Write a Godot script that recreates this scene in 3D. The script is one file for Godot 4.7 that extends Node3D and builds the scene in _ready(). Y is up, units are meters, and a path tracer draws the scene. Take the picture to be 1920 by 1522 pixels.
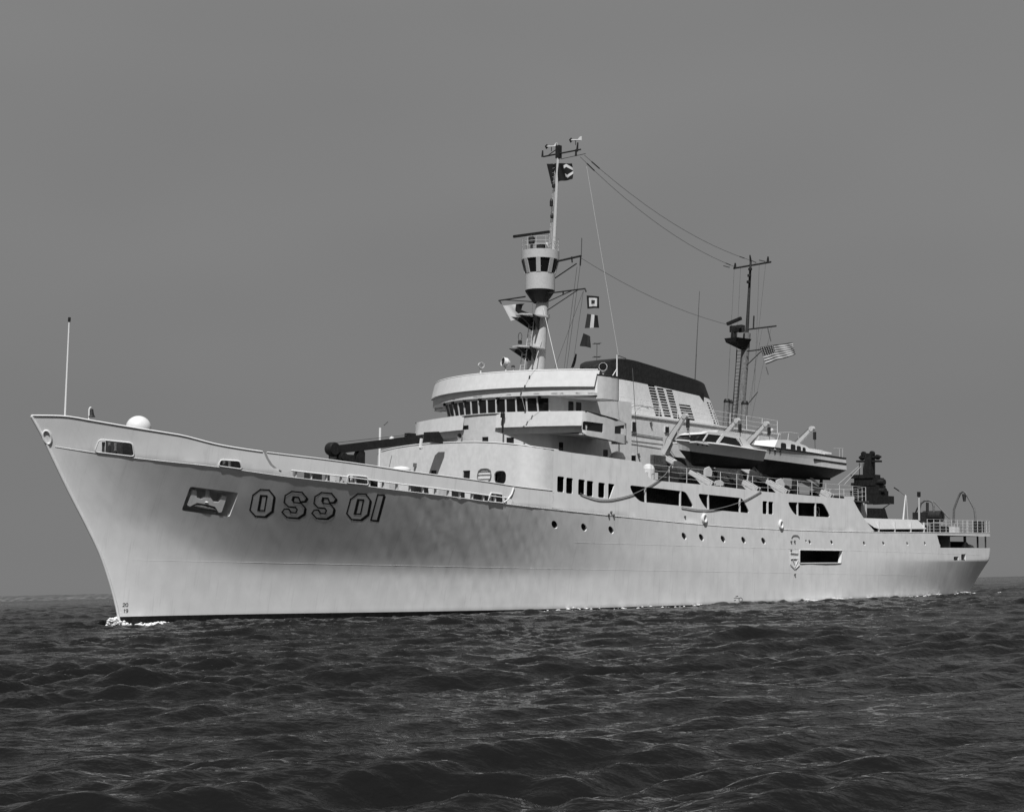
extends Node3D
# A white survey ship lying off a low shore, seen from a launch on a light chop. Grey tones only, as on the black-and-white print.
# Ship axes: x = metres aft of the bow, y = metres above the white paint's lower edge, z = metres to port of the centreline.

# ---------------------------------------------------------------- camera figures (also used to turn photo pixels into directions)
const F := 2786.0
const EYE := Vector3(0, 1.5, 0)
const PITCH := 0.12225
const ROLL := -0.024515
var ex: Vector3
var ey: Vector3
var fw: Vector3
var ST: Transform3D
var SI: Transform3D
var M := {}
var ship: Node3D
var rng := RandomNumberGenerator.new()
var nz := FastNoiseLite.new()

func pray(x: float, y: float) -> Array:
	var d := fw + ex * ((x - 960.0) / F) + ey * ((y - 761.0) / F)
	return [SI * EYE, SI.basis * d]
func pv(x: float, y: float, v: float) -> Vector3:   # where a pixel's direction meets the ship's plane z = v
	var r := pray(x, y)
	return r[0] + r[1] * ((v - r[0].z) / r[1].z)
func pu(x: float, y: float, u: float) -> Vector3:
	var r := pray(x, y)
	return r[0] + r[1] * ((u - r[0].x) / r[1].x)
func py(x: float, y: float, h: float) -> Vector3:
	var r := pray(x, y)
	return r[0] + r[1] * ((h - r[0].y) / r[1].y)
func ph(x: float, y: float) -> Vector3:             # on the port side of the hull
	var r := pray(x, y)
	var v := 5.0
	var p := Vector3.ZERO
	for i in 40:
		p = r[0] + r[1] * ((v - r[0].z) / r[1].z)
		v = 0.5 * v + 0.5 * hb(p.x, p.y)
	return p

# ---------------------------------------------------------------- curves
func spl(t: Array, x: float) -> float:              # smooth curve through [x0, y0, x1, y1, ...]
	var n := t.size() / 2
	if x <= t[0]: return t[1] + (x - t[0]) * (t[3] - t[1]) / (t[2] - t[0])
	if x >= t[2 * n - 2]: return t[2 * n - 1] + (x - t[2 * n - 2]) * (t[2 * n - 1] - t[2 * n - 3]) / (t[2 * n - 2] - t[2 * n - 4])
	var i := 0
	while x > t[2 * i + 2]: i += 1
	var x0: float = t[2 * i]; var x1: float = t[2 * i + 2]; var y0: float = t[2 * i + 1]; var y1: float = t[2 * i + 3]
	var h := x1 - x0
	var s := (y1 - y0) / h
	var m0 := s; var m1 := s
	if i > 0: m0 = 0.5 * (s + (y0 - t[2 * i - 1]) / (x0 - t[2 * i - 2]))
	if i < n - 2: m1 = 0.5 * (s + (t[2 * i + 5] - y1) / (t[2 * i + 4] - x1))
	var q := (x - x0) / h
	return y0 * (1 + 2 * q) * (1 - q) * (1 - q) + m0 * h * q * (1 - q) * (1 - q) + y1 * q * q * (3 - 2 * q) + m1 * h * q * q * (q - 1)

var STEM := [-2.5, 5.75, 0.0, 5.25, 0.49, 5.12, 1.29, 4.86, 2.23, 4.5, 3.25, 4.05, 4.75, 3.18, 6.38, 2.17, 8.05, 1.2, 9.1, 0.6, 10.15, -0.1, 12.0, -1.3]
var SHEER := [0.0, 8.86, 2.7, 8.46, 4.63, 8.23, 8.65, 7.89, 12.3, 7.49, 15.7, 7.22, 18.25, 6.99, 22.3, 6.68, 26.3, 6.36, 28.5, 6.22, 35.6, 5.84, 46.0, 5.39, 52.5, 5.24, 64.6, 5.17, 72.0, 5.22, 89.0, 5.36, 94.0, 5.42]
var BULW := [-0.1, 10.16, 1.4, 10.17, 2.43, 10.02, 4.14, 9.77, 6.03, 9.52, 6.7, 9.43, 8.41, 9.05, 9.5, 8.89, 10.9, 8.74, 14.5, 8.45, 17.0, 8.23, 19.5, 7.99, 23.3, 7.71, 25.3, 7.55, 27.0, 7.4, 30.4, 7.22]
var AFTEND := [-2.5, 88.6, 0.0, 90.0, 1.18, 90.9, 2.19, 91.85, 2.92, 92.6, 3.95, 93.1, 5.44, 93.1, 7.0, 93.1]
var WATERLINE := [0.0, 0.0, 3.0, 0.38, 6.75, 1.22, 10.0, 2.18, 15.0, 3.78, 20.0, 5.08, 24.0, 5.95, 30.0, 6.95, 37.0, 7.55, 46.0, 7.8, 52.0, 7.85]
func us(y: float) -> float: return spl(STEM, y)
func sheer(u: float) -> float: return spl(SHEER, u)
func bulw(u: float) -> float: return spl(BULW, u)
func ue(y: float) -> float: return spl(AFTEND, y)

func hb(u: float, y: float) -> float:               # half breadth of the hull at u, y
	var s := maxf(u - us(y), 0.0)
	var deck_half := 7.9
	if s < 35.3: deck_half = 7.9 * (1.0 - pow(1.0 - s / 35.3, 2.5))
	var water_half := 7.85
	if s < 52.0: water_half = spl(WATERLINE, s)
	if u > 68.0:
		deck_half -= 2.2 * pow((u - 68.0) / 24.0, 2.0)
	if u > 62.0:
		water_half -= 3.4 * pow((u - 62.0) / 30.0, 2.0)
	var ys := sheer(u)
	var t := clampf(y / ys, 0.0, 1.0)
	var k := clampf((u - 36.0) / 20.0, 0.0, 1.0)
	var widen := 0.0
	var q := smoothstep(4.5, 12.5, u)                 # the knuckle runs up towards the stem
	var tk := lerpf(0.6, 0.34, q); var gk := lerpf(0.36, 0.12, q)
	var lo := gk * t / tk
	var up := gk + (1.0 - gk) * (t - tk) / (1.0 - tk)
	widen = 0.5 * (lo + up + sqrt((lo - up) * (lo - up) + 0.005))                   # one line rounding into the other
	widen = lerpf(widen, smoothstep(0.0, 0.62, t), k)
	widen = lerpf(widen, minf(t / 0.55, 1.0), clampf((u - 70.0) / 12.0, 0.0, 1.0))
	var b := lerpf(water_half, deck_half, widen)
	if y < 0.0: b = water_half * (1.0 + 0.05 * y)
	if y < ys + 0.1:                                  # plating is not quite fair between the frames
		var e := clampf(s / 2.0, 0.0, 1.0) * clampf((93.0 - u) / 6.0, 0.0, 1.0)
		var fr := clampf((36.0 - u) / 8.0, 0.12, 1.0)
		b += e * (nz.get_noise_2d(s * 3.0, y * 1.5) * 0.03 + nz.get_noise_2d(s * 10.0 + y * 3.0 + 300.0, y * 1.0) * 0.026 * fr * (0.2 + 0.8 * smoothstep(17.0, 22.0, u)) + 0.006 * fr * sin(s * 4.1 + y * 1.1) * smoothstep(17.0, 22.0, u))
	var d := ue(y) - u
	var r := 2.6
	if d < r: b = b - r + sqrt(maxf(r * r - (r - d) * (r - d), 0.0))
	return b
const SK := 80.0
const SM := 93.6
func u_of(s: float, y: float) -> float:
	if s <= SK: return us(y) + s
	return lerpf(us(y) + SK, ue(y), (s - SK) / (SM - SK))
func s_of(u: float, y: float) -> float:
	var s := u - us(y)
	if s <= SK: return s
	return SK + (SM - SK) * (u - us(y) - SK) / (ue(y) - us(y) - SK)
func hull_port(s: float, y: float) -> Vector3:
	var u := u_of(s, y)
	return Vector3(u, y, hb(u, y))
func hull_star(s: float, y: float) -> Vector3:
	var u := u_of(s, y)
	return Vector3(u, y, -hb(u, y))
func sy_of(p: Vector3) -> Vector2: return Vector2(s_of(p.x, p.y), p.y)
func top_s(s: float, curve: Callable) -> float:     # height of a line along the hull at station s
	var y: float = curve.call(s + 2.0)
	for i in 6: y = curve.call(u_of(s, y))
	return y

# ---------------------------------------------------------------- mesh builder
class MB:
	var v := PackedVector3Array()
	var n := PackedVector3Array()
	var uv := PackedVector2Array()
	func tri(a: Vector3, b: Vector3, c: Vector3, na: Vector3, nb: Vector3, nc: Vector3) -> void:
		if (b - a).cross(c - a).dot(na + nb + nc) > 0.0:
			v.append_array([a, c, b]); n.append_array([na, nc, nb])
		else:
			v.append_array([a, b, c]); n.append_array([na, nb, nc])
	func quad(a: Vector3, b: Vector3, c: Vector3, d: Vector3, out := Vector3.ZERO) -> void:
		var m := (c - a).cross(d - b)
		if m.length_squared() < 1e-14: return
		m = m.normalized()
		if out != Vector3.ZERO and m.dot(out) < 0.0: m = -m
		tri(a, b, c, m, m, m); tri(a, c, d, m, m, m)
	func squad(a: Vector3, b: Vector3, c: Vector3, d: Vector3, na: Vector3, nb: Vector3, nc: Vector3, nd: Vector3) -> void:
		tri(a, b, c, na, nb, nc); tri(a, c, d, na, nc, nd)
	func hexa(p: Array) -> void:                      # eight corners: bottom ring 0-3, top ring 4-7
		var m := Vector3.ZERO
		for q in p: m += q / 8.0
		for f in [[0, 1, 2, 3], [4, 5, 6, 7], [0, 1, 5, 4], [1, 2, 6, 5], [2, 3, 7, 6], [3, 0, 4, 7]]:
			var c: Vector3 = (p[f[0]] + p[f[1]] + p[f[2]] + p[f[3]]) / 4.0
			quad(p[f[0]], p[f[1]], p[f[2]], p[f[3]], c - m)
	func box(c: Vector3, s: Vector3, b := Basis.IDENTITY) -> void:
		var h := s / 2.0
		var p := []
		for y in [-1, 1]:
			for q in [[-1, -1], [1, -1], [1, 1], [-1, 1]]: p.append(c + b * Vector3(q[0] * h.x, y * h.y, q[1] * h.z))
		hexa(p)
	func beam(a: Vector3, b: Vector3, w: float, h: float, up := Vector3.UP, w2 := -1.0, h2 := -1.0) -> void:
		var d := (b - a).normalized()
		var x := d.cross(up).normalized()
		var y := x.cross(d).normalized()
		if w2 < 0: w2 = w
		if h2 < 0: h2 = h
		hexa([a - x * w / 2 - y * h / 2, a + x * w / 2 - y * h / 2, b + x * w2 / 2 - y * h2 / 2, b - x * w2 / 2 - y * h2 / 2,
			a - x * w / 2 + y * h / 2, a + x * w / 2 + y * h / 2, b + x * w2 / 2 + y * h2 / 2, b - x * w2 / 2 + y * h2 / 2])
	func tube(p: Array, r: float, sides := 6, r2 := -1.0, closed := false) -> void:
		var k := p.size()
		if r2 < 0: r2 = r
		var x := Vector3.ZERO
		var pc := []; var pn := []
		for i in k:
			var d: Vector3
			if closed: d = (p[(i + 1) % k] - p[(i + k - 1) % k]).normalized()
			else: d = (p[mini(i + 1, k - 1)] - p[maxi(i - 1, 0)]).normalized()
			if x == Vector3.ZERO: x = d.cross(Vector3(0.31, 0.9, 0.2) if absf(d.y) < 0.8 else Vector3(0.9, 0.1, 0.3)).normalized()
			x = (x - d * x.dot(d)).normalized()
			var y := d.cross(x)
			var c := []; var m := []
			var rr := lerpf(r, r2, i / maxf(k - 1, 1))
			for j in sides:
				var a := TAU * j / sides
				var o := x * cos(a) + y * sin(a)
				c.append(p[i] + o * rr); m.append(o)
			pc.append(c); pn.append(m)
		for i in (k if closed else k - 1):
			var i2 := (i + 1) % k
			for j in sides:
				var j2 := (j + 1) % sides
				squad(pc[i][j], pc[i][j2], pc[i2][j2], pc[i2][j], pn[i][j], pn[i][j2], pn[i2][j2], pn[i2][j])
		if not closed:
			for e in [0, k - 1]:
				var dd: Vector3 = (p[0] - p[1]) if e == 0 else (p[k - 1] - p[k - 2])
				dd = dd.normalized()
				for j in range(1, sides - 1): tri(pc[e][0], pc[e][j], pc[e][j + 1], dd, dd, dd)
	func lathe(prof: Array, c: Vector3, axis := Vector3.UP, sides := 20, a0 := 0.0, a1 := TAU) -> void:  # prof: Vector2(radius, height)
		var x := axis.cross(Vector3.RIGHT if absf(axis.x) < 0.8 else Vector3.UP).normalized()
		var z := axis.cross(x).normalized()
		for i in prof.size() - 1:
			var p: Vector2 = prof[i]; var q: Vector2 = prof[i + 1]
			var t := q - p
			if t.length() < 1e-6: continue
			var nn := Vector2(t.y, -t.x).normalized()
			for j in sides:
				var a := lerpf(a0, a1, float(j) / sides); var b := lerpf(a0, a1, float(j + 1) / sides)
				var da := x * cos(a) + z * sin(a); var db := x * cos(b) + z * sin(b)
				var na := (da * nn.x + axis * nn.y).normalized(); var nb := (db * nn.x + axis * nn.y).normalized()
				var A := c + da * p.x + axis * p.y; var B := c + db * p.x + axis * p.y
				var C := c + db * q.x + axis * q.y; var D := c + da * q.x + axis * q.y
				if p.x > 1e-5: tri(A, B, C, na, nb, nb)
				if q.x > 1e-5: tri(A, C, D, na, nb, na)
	func prism(poly: PackedVector2Array, o: Vector3, ax: Vector3, ay: Vector3, az: Vector3) -> void:   # outline in ax/ay, swept along az
		var idx := Geometry2D.triangulate_polygon(poly)
		var d := az.normalized()
		for e in 2:
			var off := o + az * e
			var nn := d if e == 1 else -d
			for i in range(0, idx.size(), 3):
				tri(off + ax * poly[idx[i]].x + ay * poly[idx[i]].y, off + ax * poly[idx[i + 1]].x + ay * poly[idx[i + 1]].y, off + ax * poly[idx[i + 2]].x + ay * poly[idx[i + 2]].y, nn, nn, nn)
		var ctr := Vector2.ZERO
		for p in poly: ctr += p / poly.size()
		var ccw := not Geometry2D.is_polygon_clockwise(poly)
		for i in poly.size():
			var p := poly[i]; var q := poly[(i + 1) % poly.size()]
			var t := (q - p)
			var on := Vector2(t.y, -t.x) if ccw else Vector2(-t.y, t.x)
			quad(o + ax * p.x + ay * p.y, o + ax * q.x + ay * q.y, o + az + ax * q.x + ay * q.y, o + az + ax * p.x + ay * p.y, ax * on.x + ay * on.y)
	func mesh() -> ArrayMesh:
		var st := SurfaceTool.new()
		st.begin(Mesh.PRIMITIVE_TRIANGLES)
		var has := uv.size() == v.size()
		for i in v.size():
			st.set_normal(n[i])
			if has: st.set_uv(uv[i])
			st.add_vertex(v[i])
		st.index()
		return st.commit()

func put(mb: MB, called: String, mat: Material, parent: Node3D) -> MeshInstance3D:
	var o := MeshInstance3D.new()
	o.name = called
	o.mesh = mb.mesh()
	o.material_override = mat
	parent.add_child(o, true)
	return o
func part(called: String, parent: Node3D) -> Node3D:
	var o := Node3D.new()
	o.name = called
	parent.add_child(o, true)
	return o
func thing(called: String, label: String, category: String, at := Transform3D.IDENTITY, group := "") -> Node3D:
	var o := Node3D.new()
	o.name = called
	add_child(o, true)
	o.transform = at
	o.set_meta("label", label); o.set_meta("category", category)
	if group: o.set_meta("group", group)
	return o
func tubep(called: String, pts: Array, r: float, mat: Material, parent: Node3D, sides := 6, r2 := -1.0) -> MeshInstance3D:
	var m := MB.new()
	m.tube(pts, r, sides, r2)
	return put(m, called, mat, parent)

# a curved sheet given by fn(s, y), trimmed to an outline, with holes cut through it
func surf(m: MB, outline: PackedVector2Array, holes: Array, xs: Array, ys: Array, fn: Callable, sg: float, rim := 0.0, rim_holes := true) -> void:
	var bx := []
	for h in holes:
		var r := Rect2(h[0], Vector2.ZERO)
		for p in h: r = r.expand(p)
		bx.append(r)
		xs.append(r.get_center().x)
	xs.sort()
	var ob := Rect2(outline[0], Vector2.ZERO)
	for p in outline: ob = ob.expand(p)
	for i in xs.size() - 1:
		if xs[i + 1] - xs[i] < 1e-4 or xs[i + 1] <= ob.position.x or xs[i] >= ob.end.x: continue
		for j in ys.size() - 1:
			if ys[j + 1] <= ob.position.y or ys[j] >= ob.end.y: continue
			var cell := PackedVector2Array([Vector2(xs[i], ys[j]), Vector2(xs[i + 1], ys[j]), Vector2(xs[i + 1], ys[j + 1]), Vector2(xs[i], ys[j + 1])])
			var crect := Rect2(cell[0], cell[2] - cell[0])
			var inside := true
			for q in cell:
				if not Geometry2D.is_point_in_polygon(q, outline): inside = false
			var polys: Array = [cell]
			if not inside: polys = Geometry2D.intersect_polygons(cell, outline)
			for hi in holes.size():
				if not bx[hi].intersects(crect): continue
				var nx := []
				for pl in polys:
					for c in Geometry2D.clip_polygons(pl, holes[hi]):
						if not Geometry2D.is_polygon_clockwise(c): nx.append(c)
				polys = nx
			for pl in polys:
				if pl.size() < 3: continue
				var idx := PackedInt32Array([0, 1, 2, 0, 2, 3]) if pl.size() == 4 and polys.size() == 1 and inside else Geometry2D.triangulate_polygon(pl)
				var P := []; var N := []
				for q in pl:
					P.append(fn.call(q.x, q.y)); N.append(nrm(fn, q, sg))
				for k in range(0, idx.size(), 3):
					m.tri(P[idx[k]], P[idx[k + 1]], P[idx[k + 2]], N[idx[k]], N[idx[k + 1]], N[idx[k + 2]])
	if rim > 0.0:
		for h in holes: rimwall(m, h, fn, sg, rim)
func nrm(fn: Callable, q: Vector2, sg: float) -> Vector3:
	var e := 0.06
	var a: Vector3 = fn.call(q.x + e, q.y) - fn.call(maxf(q.x - e, 0.0), q.y)
	var b: Vector3 = fn.call(q.x, q.y + e) - fn.call(q.x, q.y - e)
	return a.cross(b).normalized() * sg
func rimwall(m: MB, h: PackedVector2Array, fn: Callable, sg: float, d: float) -> void:
	var c := Vector2.ZERO
	for p in h: c += p / h.size()
	var cc: Vector3 = fn.call(c.x, c.y)
	var dir := nrm(fn, c, sg)
	for i in h.size():
		var p: Vector3 = fn.call(h[i].x, h[i].y); var q2 := h[(i + 1) % h.size()]
		var q: Vector3 = fn.call(q2.x, q2.y)
		m.quad(p, q, q - dir * d, p - dir * d, cc - (p + q) / 2.0)
func pane(h: PackedVector2Array, fn: Callable, sg: float, d: float, grow := 0.0) -> MB:
	var m := MB.new()
	var idx := Geometry2D.triangulate_polygon(h)
	var c := Vector2.ZERO
	for p in h: c += p / h.size()
	var dir := nrm(fn, c, sg)
	var P := []
	for p in h:
		var q := p + (p - c).normalized() * grow
		P.append((fn.call(q.x, q.y) as Vector3) - dir * d)
	for k in range(0, idx.size(), 3): m.tri(P[idx[k]], P[idx[k + 1]], P[idx[k + 2]], dir, dir, dir)
	return m
func rrect(x0: float, y0: float, x1: float, y1: float, r: float, skew := 0.0) -> PackedVector2Array:
	var out := PackedVector2Array()
	r = minf(r, minf(absf(x1 - x0), absf(y1 - y0)) * 0.5 - 0.001)
	for c in [[x1 - r, y0 + r, -PI / 2], [x1 - r, y1 - r, 0.0], [x0 + r, y1 - r, PI / 2], [x0 + r, y0 + r, PI]]:
		for k in 5:
			var a: float = c[2] + PI / 2 * k / 4
			var p := Vector2(c[0] + r * cos(a), c[1] + r * sin(a))
			p.x += skew * (p.y - y0)
			out.append(p)
	return out
func circ(c: Vector2, rx: float, ry: float, n := 18) -> PackedVector2Array:
	var out := PackedVector2Array()
	for k in n: out.append(c + Vector2(rx * cos(TAU * k / n), ry * sin(TAU * k / n)))
	return out
func ccw(p: PackedVector2Array) -> PackedVector2Array:
	if Geometry2D.is_polygon_clockwise(p): p.reverse()
	return p
func rng_list(a: float, b: float, st: float) -> Array:
	var out := []
	var n := int(ceil((b - a) / st))
	for i in n + 1: out.append(lerpf(a, b, float(i) / n))
	return out
func hpoly(px: Array) -> PackedVector2Array:       # pixels on the port side -> outline in (s, y)
	var out := PackedVector2Array()
	for q in px: out.append(sy_of(ph(q[0], q[1])))
	return ccw(out)
func smooth_poly(p: PackedVector2Array, r: float) -> PackedVector2Array:   # rounds the corners
	var out := PackedVector2Array()
	var n := p.size()
	for i in n:
		var a := p[(i + n - 1) % n]; var b := p[i]; var c := p[(i + 1) % n]
		var d1 := minf(r, (a - b).length() * 0.45); var d2 := minf(r, (c - b).length() * 0.45)
		var s := b + (a - b).normalized() * d1; var e := b + (c - b).normalized() * d2
		for k in 5:
			var t := k / 4.0
			out.append(s.lerp(b, t).lerp(b.lerp(e, t), t))
	return out

# walls that follow a plan line
class Wall:
	var p := PackedVector2Array()      # plan points (u, v)
	var l := PackedFloat32Array()
	var rake := 0.0
	var y0 := 0.0
	func _init(pts: PackedVector2Array, rk := 0.0, yy := 0.0) -> void:
		p = pts; rake = rk; y0 = yy
		l.append(0.0)
		for i in range(1, p.size()): l.append(l[i - 1] + (p[i] - p[i - 1]).length())
	func total() -> float: return l[l.size() - 1]
	func at(s: float, y: float) -> Vector3:
		var i := 0
		while i < l.size() - 2 and l[i + 1] < s: i += 1
		var t := (s - l[i]) / (l[i + 1] - l[i])
		var q := p[i].lerp(p[i + 1], t)
		return Vector3(q.x + rake * (y - y0), y, q.y)
func whit(w: Wall, x: float, y: float) -> Vector2:  # where a pixel's direction first meets the wall: (length along it, height)
	var r := pray(x, y)
	var best := INF
	var res := Vector2(-1, -1)
	for i in w.p.size() - 1:
		var a := w.p[i]; var b := w.p[i + 1]
		var e := b - a
		var nrm2 := Vector2(-e.y, e.x)
		for it in 1:
			var o := Vector2(r[0].x, r[0].z); var d := Vector2(r[1].x, r[1].z)
			var sh := 0.0
			var t := 0.0
			for k in 4:
				t = (a + Vector2(sh, 0) - o).dot(nrm2) / d.dot(nrm2)
				sh = w.rake * (r[0].y + r[1].y * t - w.y0)
			var h := o + d * t - Vector2(sh, 0)
			var q := (h - a).dot(e) / e.length_squared()
			if q >= -0.001 and q <= 1.001 and t > 0 and t < best:
				best = t
				res = Vector2(w.l[i] + q * e.length(), r[0].y + r[1].y * t)
	return res
func wrect(w: Wall, x0: float, y0: float, x1: float, y1: float, r: float) -> PackedVector2Array:
	var ym := (y0 + y1) / 2; var xm := (x0 + x1) / 2
	var a := whit(w, x0, ym).x; var b := whit(w, x1, ym).x
	var c := whit(w, xm, y1).y; var d := whit(w, xm, y0).y
	return ccw(rrect(minf(a, b), c, maxf(a, b), d, r))
func wall_sheet(m: MB, w: Wall, ya: float, yb: float, holes: Array, sg: float, rim := 0.08, step := 0.5) -> void:
	var T := w.total()
	surf(m, PackedVector2Array([Vector2(0, ya), Vector2(T, ya), Vector2(T, yb), Vector2(0, yb)]), holes, rng_list(0, T, step), rng_list(ya, yb, 0.7), w.at, sg, rim)
func arc_pts(cu: float, R: float, vmax: float, n := 24) -> PackedVector2Array:   # front arc bowed forward, from starboard to port
	var out := PackedVector2Array()
	for i in n + 1:
		var v := lerpf(-vmax, vmax, float(i) / n)
		out.append(Vector2(cu + R - sqrt(R * R - v * v), v))
	return out

# ---------------------------------------------------------------- materials
func g(x: float) -> Color: return Color(x, x, x).linear_to_srgb()
func tex(fx: float, fy: float, lo: float, hi: float, seed_: int, streak := 0.0) -> ImageTexture:
	var a := FastNoiseLite.new(); a.seed = seed_; a.frequency = 1.0; a.fractal_octaves = 5
	var n := 512
	var im := Image.create(n, n, true, Image.FORMAT_RGB8)
	for y in n:
		for x in n:
			var u := TAU * x / n; var w := TAU * y / n
			var c := a.get_noise_3d(fx * cos(u) + 7.0, fx * sin(u), fy * cos(w)) + a.get_noise_3d(fy * sin(w), fx * sin(u) + 3.0, fx * cos(u))
			var q := clampf(0.5 + c * 0.9, 0, 1)
			var val := lerpf(lo, hi, q)
			if streak > 0.0:
				var sn := a.get_noise_3d(fx * 9.0 * cos(u), fx * 9.0 * sin(u), 0.55 * cos(w)) + a.get_noise_3d(fx * 2.0 * cos(u) + 40.0, fx * 2.0 * sin(u), 0.8 * sin(w))
				val -= streak * clampf(sn - 0.25, 0.0, 1.0)
			im.set_pixel(x, y, Color(val, val, val))
	im.generate_mipmaps()
	return ImageTexture.create_from_image(im)
func mat(called: String, tone: float, rough: float, t: Texture2D = null, sc := 0.2, spec := 0.5, metal := 0.0) -> StandardMaterial3D:
	var m := StandardMaterial3D.new()
	m.resource_name = called
	m.albedo_color = g(tone)
	m.roughness = rough
	m.metallic_specular = spec
	m.metallic = metal
	m.cull_mode = BaseMaterial3D.CULL_DISABLED
	if t:
		m.albedo_texture = t
		m.uv1_triplanar = true
		m.uv1_scale = Vector3(sc, sc, sc)
	M[called] = m
	return m

func make_materials() -> void:
	var tw := tex(1.6, 1.6, 0.965, 1.0, 11, 0.09)
	var ts := tex(2.4, 2.4, 0.95, 1.0, 23, 0.05)
	var td := tex(2.0, 2.0, 0.7, 1.0, 5)
	mat("hull_white", 0.82, 0.55, tw, 0.11, 0.35)
	mat("toned_white", 0.66, 0.55, ts, 0.17, 0.35)  # same white as the hull, darkened to offset strong light on front faces
	mat("rail_white", 0.72, 0.5, null, 1.0, 0.4)
	mat("railing_paint", 0.62, 0.5, null, 1.0, 0.4)
	mat("boot_black", 0.018, 0.6, td, 0.3, 0.3)
	mat("black_paint", 0.02, 0.5, td, 0.4, 0.4)
	mat("dark_steel", 0.035, 0.6, td, 0.6, 0.4)
	mat("mast_grey", 0.5, 0.6, ts, 0.4, 0.35)
	mat("wire", 0.07, 0.6)
	mat("glass", 0.012, 0.06, null, 1.0, 0.45)
	var pm := mat("pane", 0.5, 0.03)
	pm.transparency = BaseMaterial3D.TRANSPARENCY_ALPHA
	pm.albedo_color = Color(0.5, 0.5, 0.5, 0.25)
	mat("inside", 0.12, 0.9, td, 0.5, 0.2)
	mat("wall_shade", 0.1, 0.7, td, 0.4, 0.3)  # dark tone painted in for the shade behind the boats
	mat("deck", 0.14, 0.85, td, 0.3, 0.2)
	mat("bottom_paint", 0.022, 0.6, td, 0.6, 0.3)
	mat("letter_black", 0.02, 0.6)
	mat("steel_grey", 0.2, 0.6, td, 0.8, 0.35)
	mat("rope", 0.16, 0.9)
	mat("shore", 0.155, 0.95, td, 0.002, 0.1)
	mat("foam", 0.75, 0.9)
	mat("skin", 0.3, 0.7); mat("cloth_light", 0.5, 0.9); mat("cloth_dark", 0.03, 0.9)

func _ready() -> void:
	rng.seed = 7
	nz.seed = 4; nz.frequency = 0.1; nz.fractal_octaves = 3
	# ---- camera
	var p := PITCH
	fw = Vector3(0, sin(p), -cos(p))
	var up := Vector3(0, cos(p), sin(p))
	var c := cos(ROLL); var s := sin(ROLL)
	ex = Vector3.RIGHT * c + up * s
	ey = Vector3.RIGHT * s - up * c
	var cam := Camera3D.new()
	cam.name = "camera"
	cam.transform = Transform3D(Basis(ex, -ey, -fw), EYE)
	cam.fov = rad_to_deg(2.0 * atan(761.0 / F))
	cam.near = 0.1; cam.far = 40000.0
	add_child(cam)
	cam.current = true
	# ---- sky, exposure
	var we := WorldEnvironment.new()
	we.name = "environment"
	var env := Environment.new()
	var sky := Sky.new()
	var sm := ProceduralSkyMaterial.new()
	sm.sky_top_color = Color(0.49, 0.49, 0.49)
	sm.sky_horizon_color = Color(0.455, 0.455, 0.455)
	sm.sky_curve = 0.3
	sm.ground_bottom_color = Color(0.455, 0.455, 0.455)
	sm.ground_horizon_color = Color(0.455, 0.455, 0.455)
	sm.sun_angle_max = 4.0
	# thin uneven haze, the same all round
	var hz := FastNoiseLite.new()
	hz.seed = 21; hz.frequency = 1.0; hz.fractal_octaves = 4
	var hi := Image.create(512, 256, false, Image.FORMAT_RGBA8)
	for y in 256:
		for x in 512:
			var az := TAU * x / 512.0; var el := PI * (0.5 - y / 256.0)
			var q := 0.5 + 0.8 * hz.get_noise_3d(2.2 * cos(az) * cos(el), 6.0 * sin(el), 2.2 * sin(az) * cos(el))
			hi.set_pixel(x, y, Color(0.5, 0.5, 0.5, clampf(q, 0.0, 1.0) * 0.2))
	sm.sky_cover = ImageTexture.create_from_image(hi)
	sm.sky_cover_modulate = Color(1, 1, 1, 0.5)
	sky.sky_material = sm
	env.background_mode = Environment.BG_SKY
	env.sky = sky
	env.tonemap_mode = Environment.TONE_MAPPER_LINEAR
	env.tonemap_exposure = 1.06
	env.sdfgi_enabled = true; env.ssao_enabled = true; env.ssil_enabled = true
	we.environment = env
	add_child(we)
	# ---- sun: behind the camera, a little to its left
	var sun := DirectionalLight3D.new()
	sun.name = "sun"
	var to_sun := Vector3(-0.06, tan(deg_to_rad(52.0)), 1.0)
	sun.transform = Transform3D(Basis.looking_at(-to_sun.normalized(), Vector3.UP), Vector3.ZERO)
	sun.light_energy = 1.3
	sun.light_angular_distance = 0.5
	sun.light_color = Color(1, 1, 1)
	sun.shadow_enabled = true
	add_child(sun)
	# ---- where the ship lies: bow towards the left and the camera, heeled a little to port
	ST = Transform3D(Basis(Vector3.UP, deg_to_rad(46.0)) * Basis(Vector3.BACK, deg_to_rad(-0.1)) * Basis(Vector3.RIGHT, deg_to_rad(2.7)), Vector3(-24.4, 0.55, -74.3))
	SI = ST.affine_inverse()
	make_materials()
	make_sea()
	make_shore()
	ship = thing("survey_ship", "long white survey ship with black hull lettering and a black topped funnel", "ship", ST)
	make_hull()
	make_bulwarks()
	make_side_house()
	make_front_house()
	make_bridge()
	make_upper_house()
	make_funnel()
	make_foremast()
	make_mainmast()
	make_foredeck_gear()
	make_davits()
	make_boat_deck_clutter()
	make_stern()
	make_rails()
	make_launches()
	make_flags()
	make_loose_things()

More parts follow.
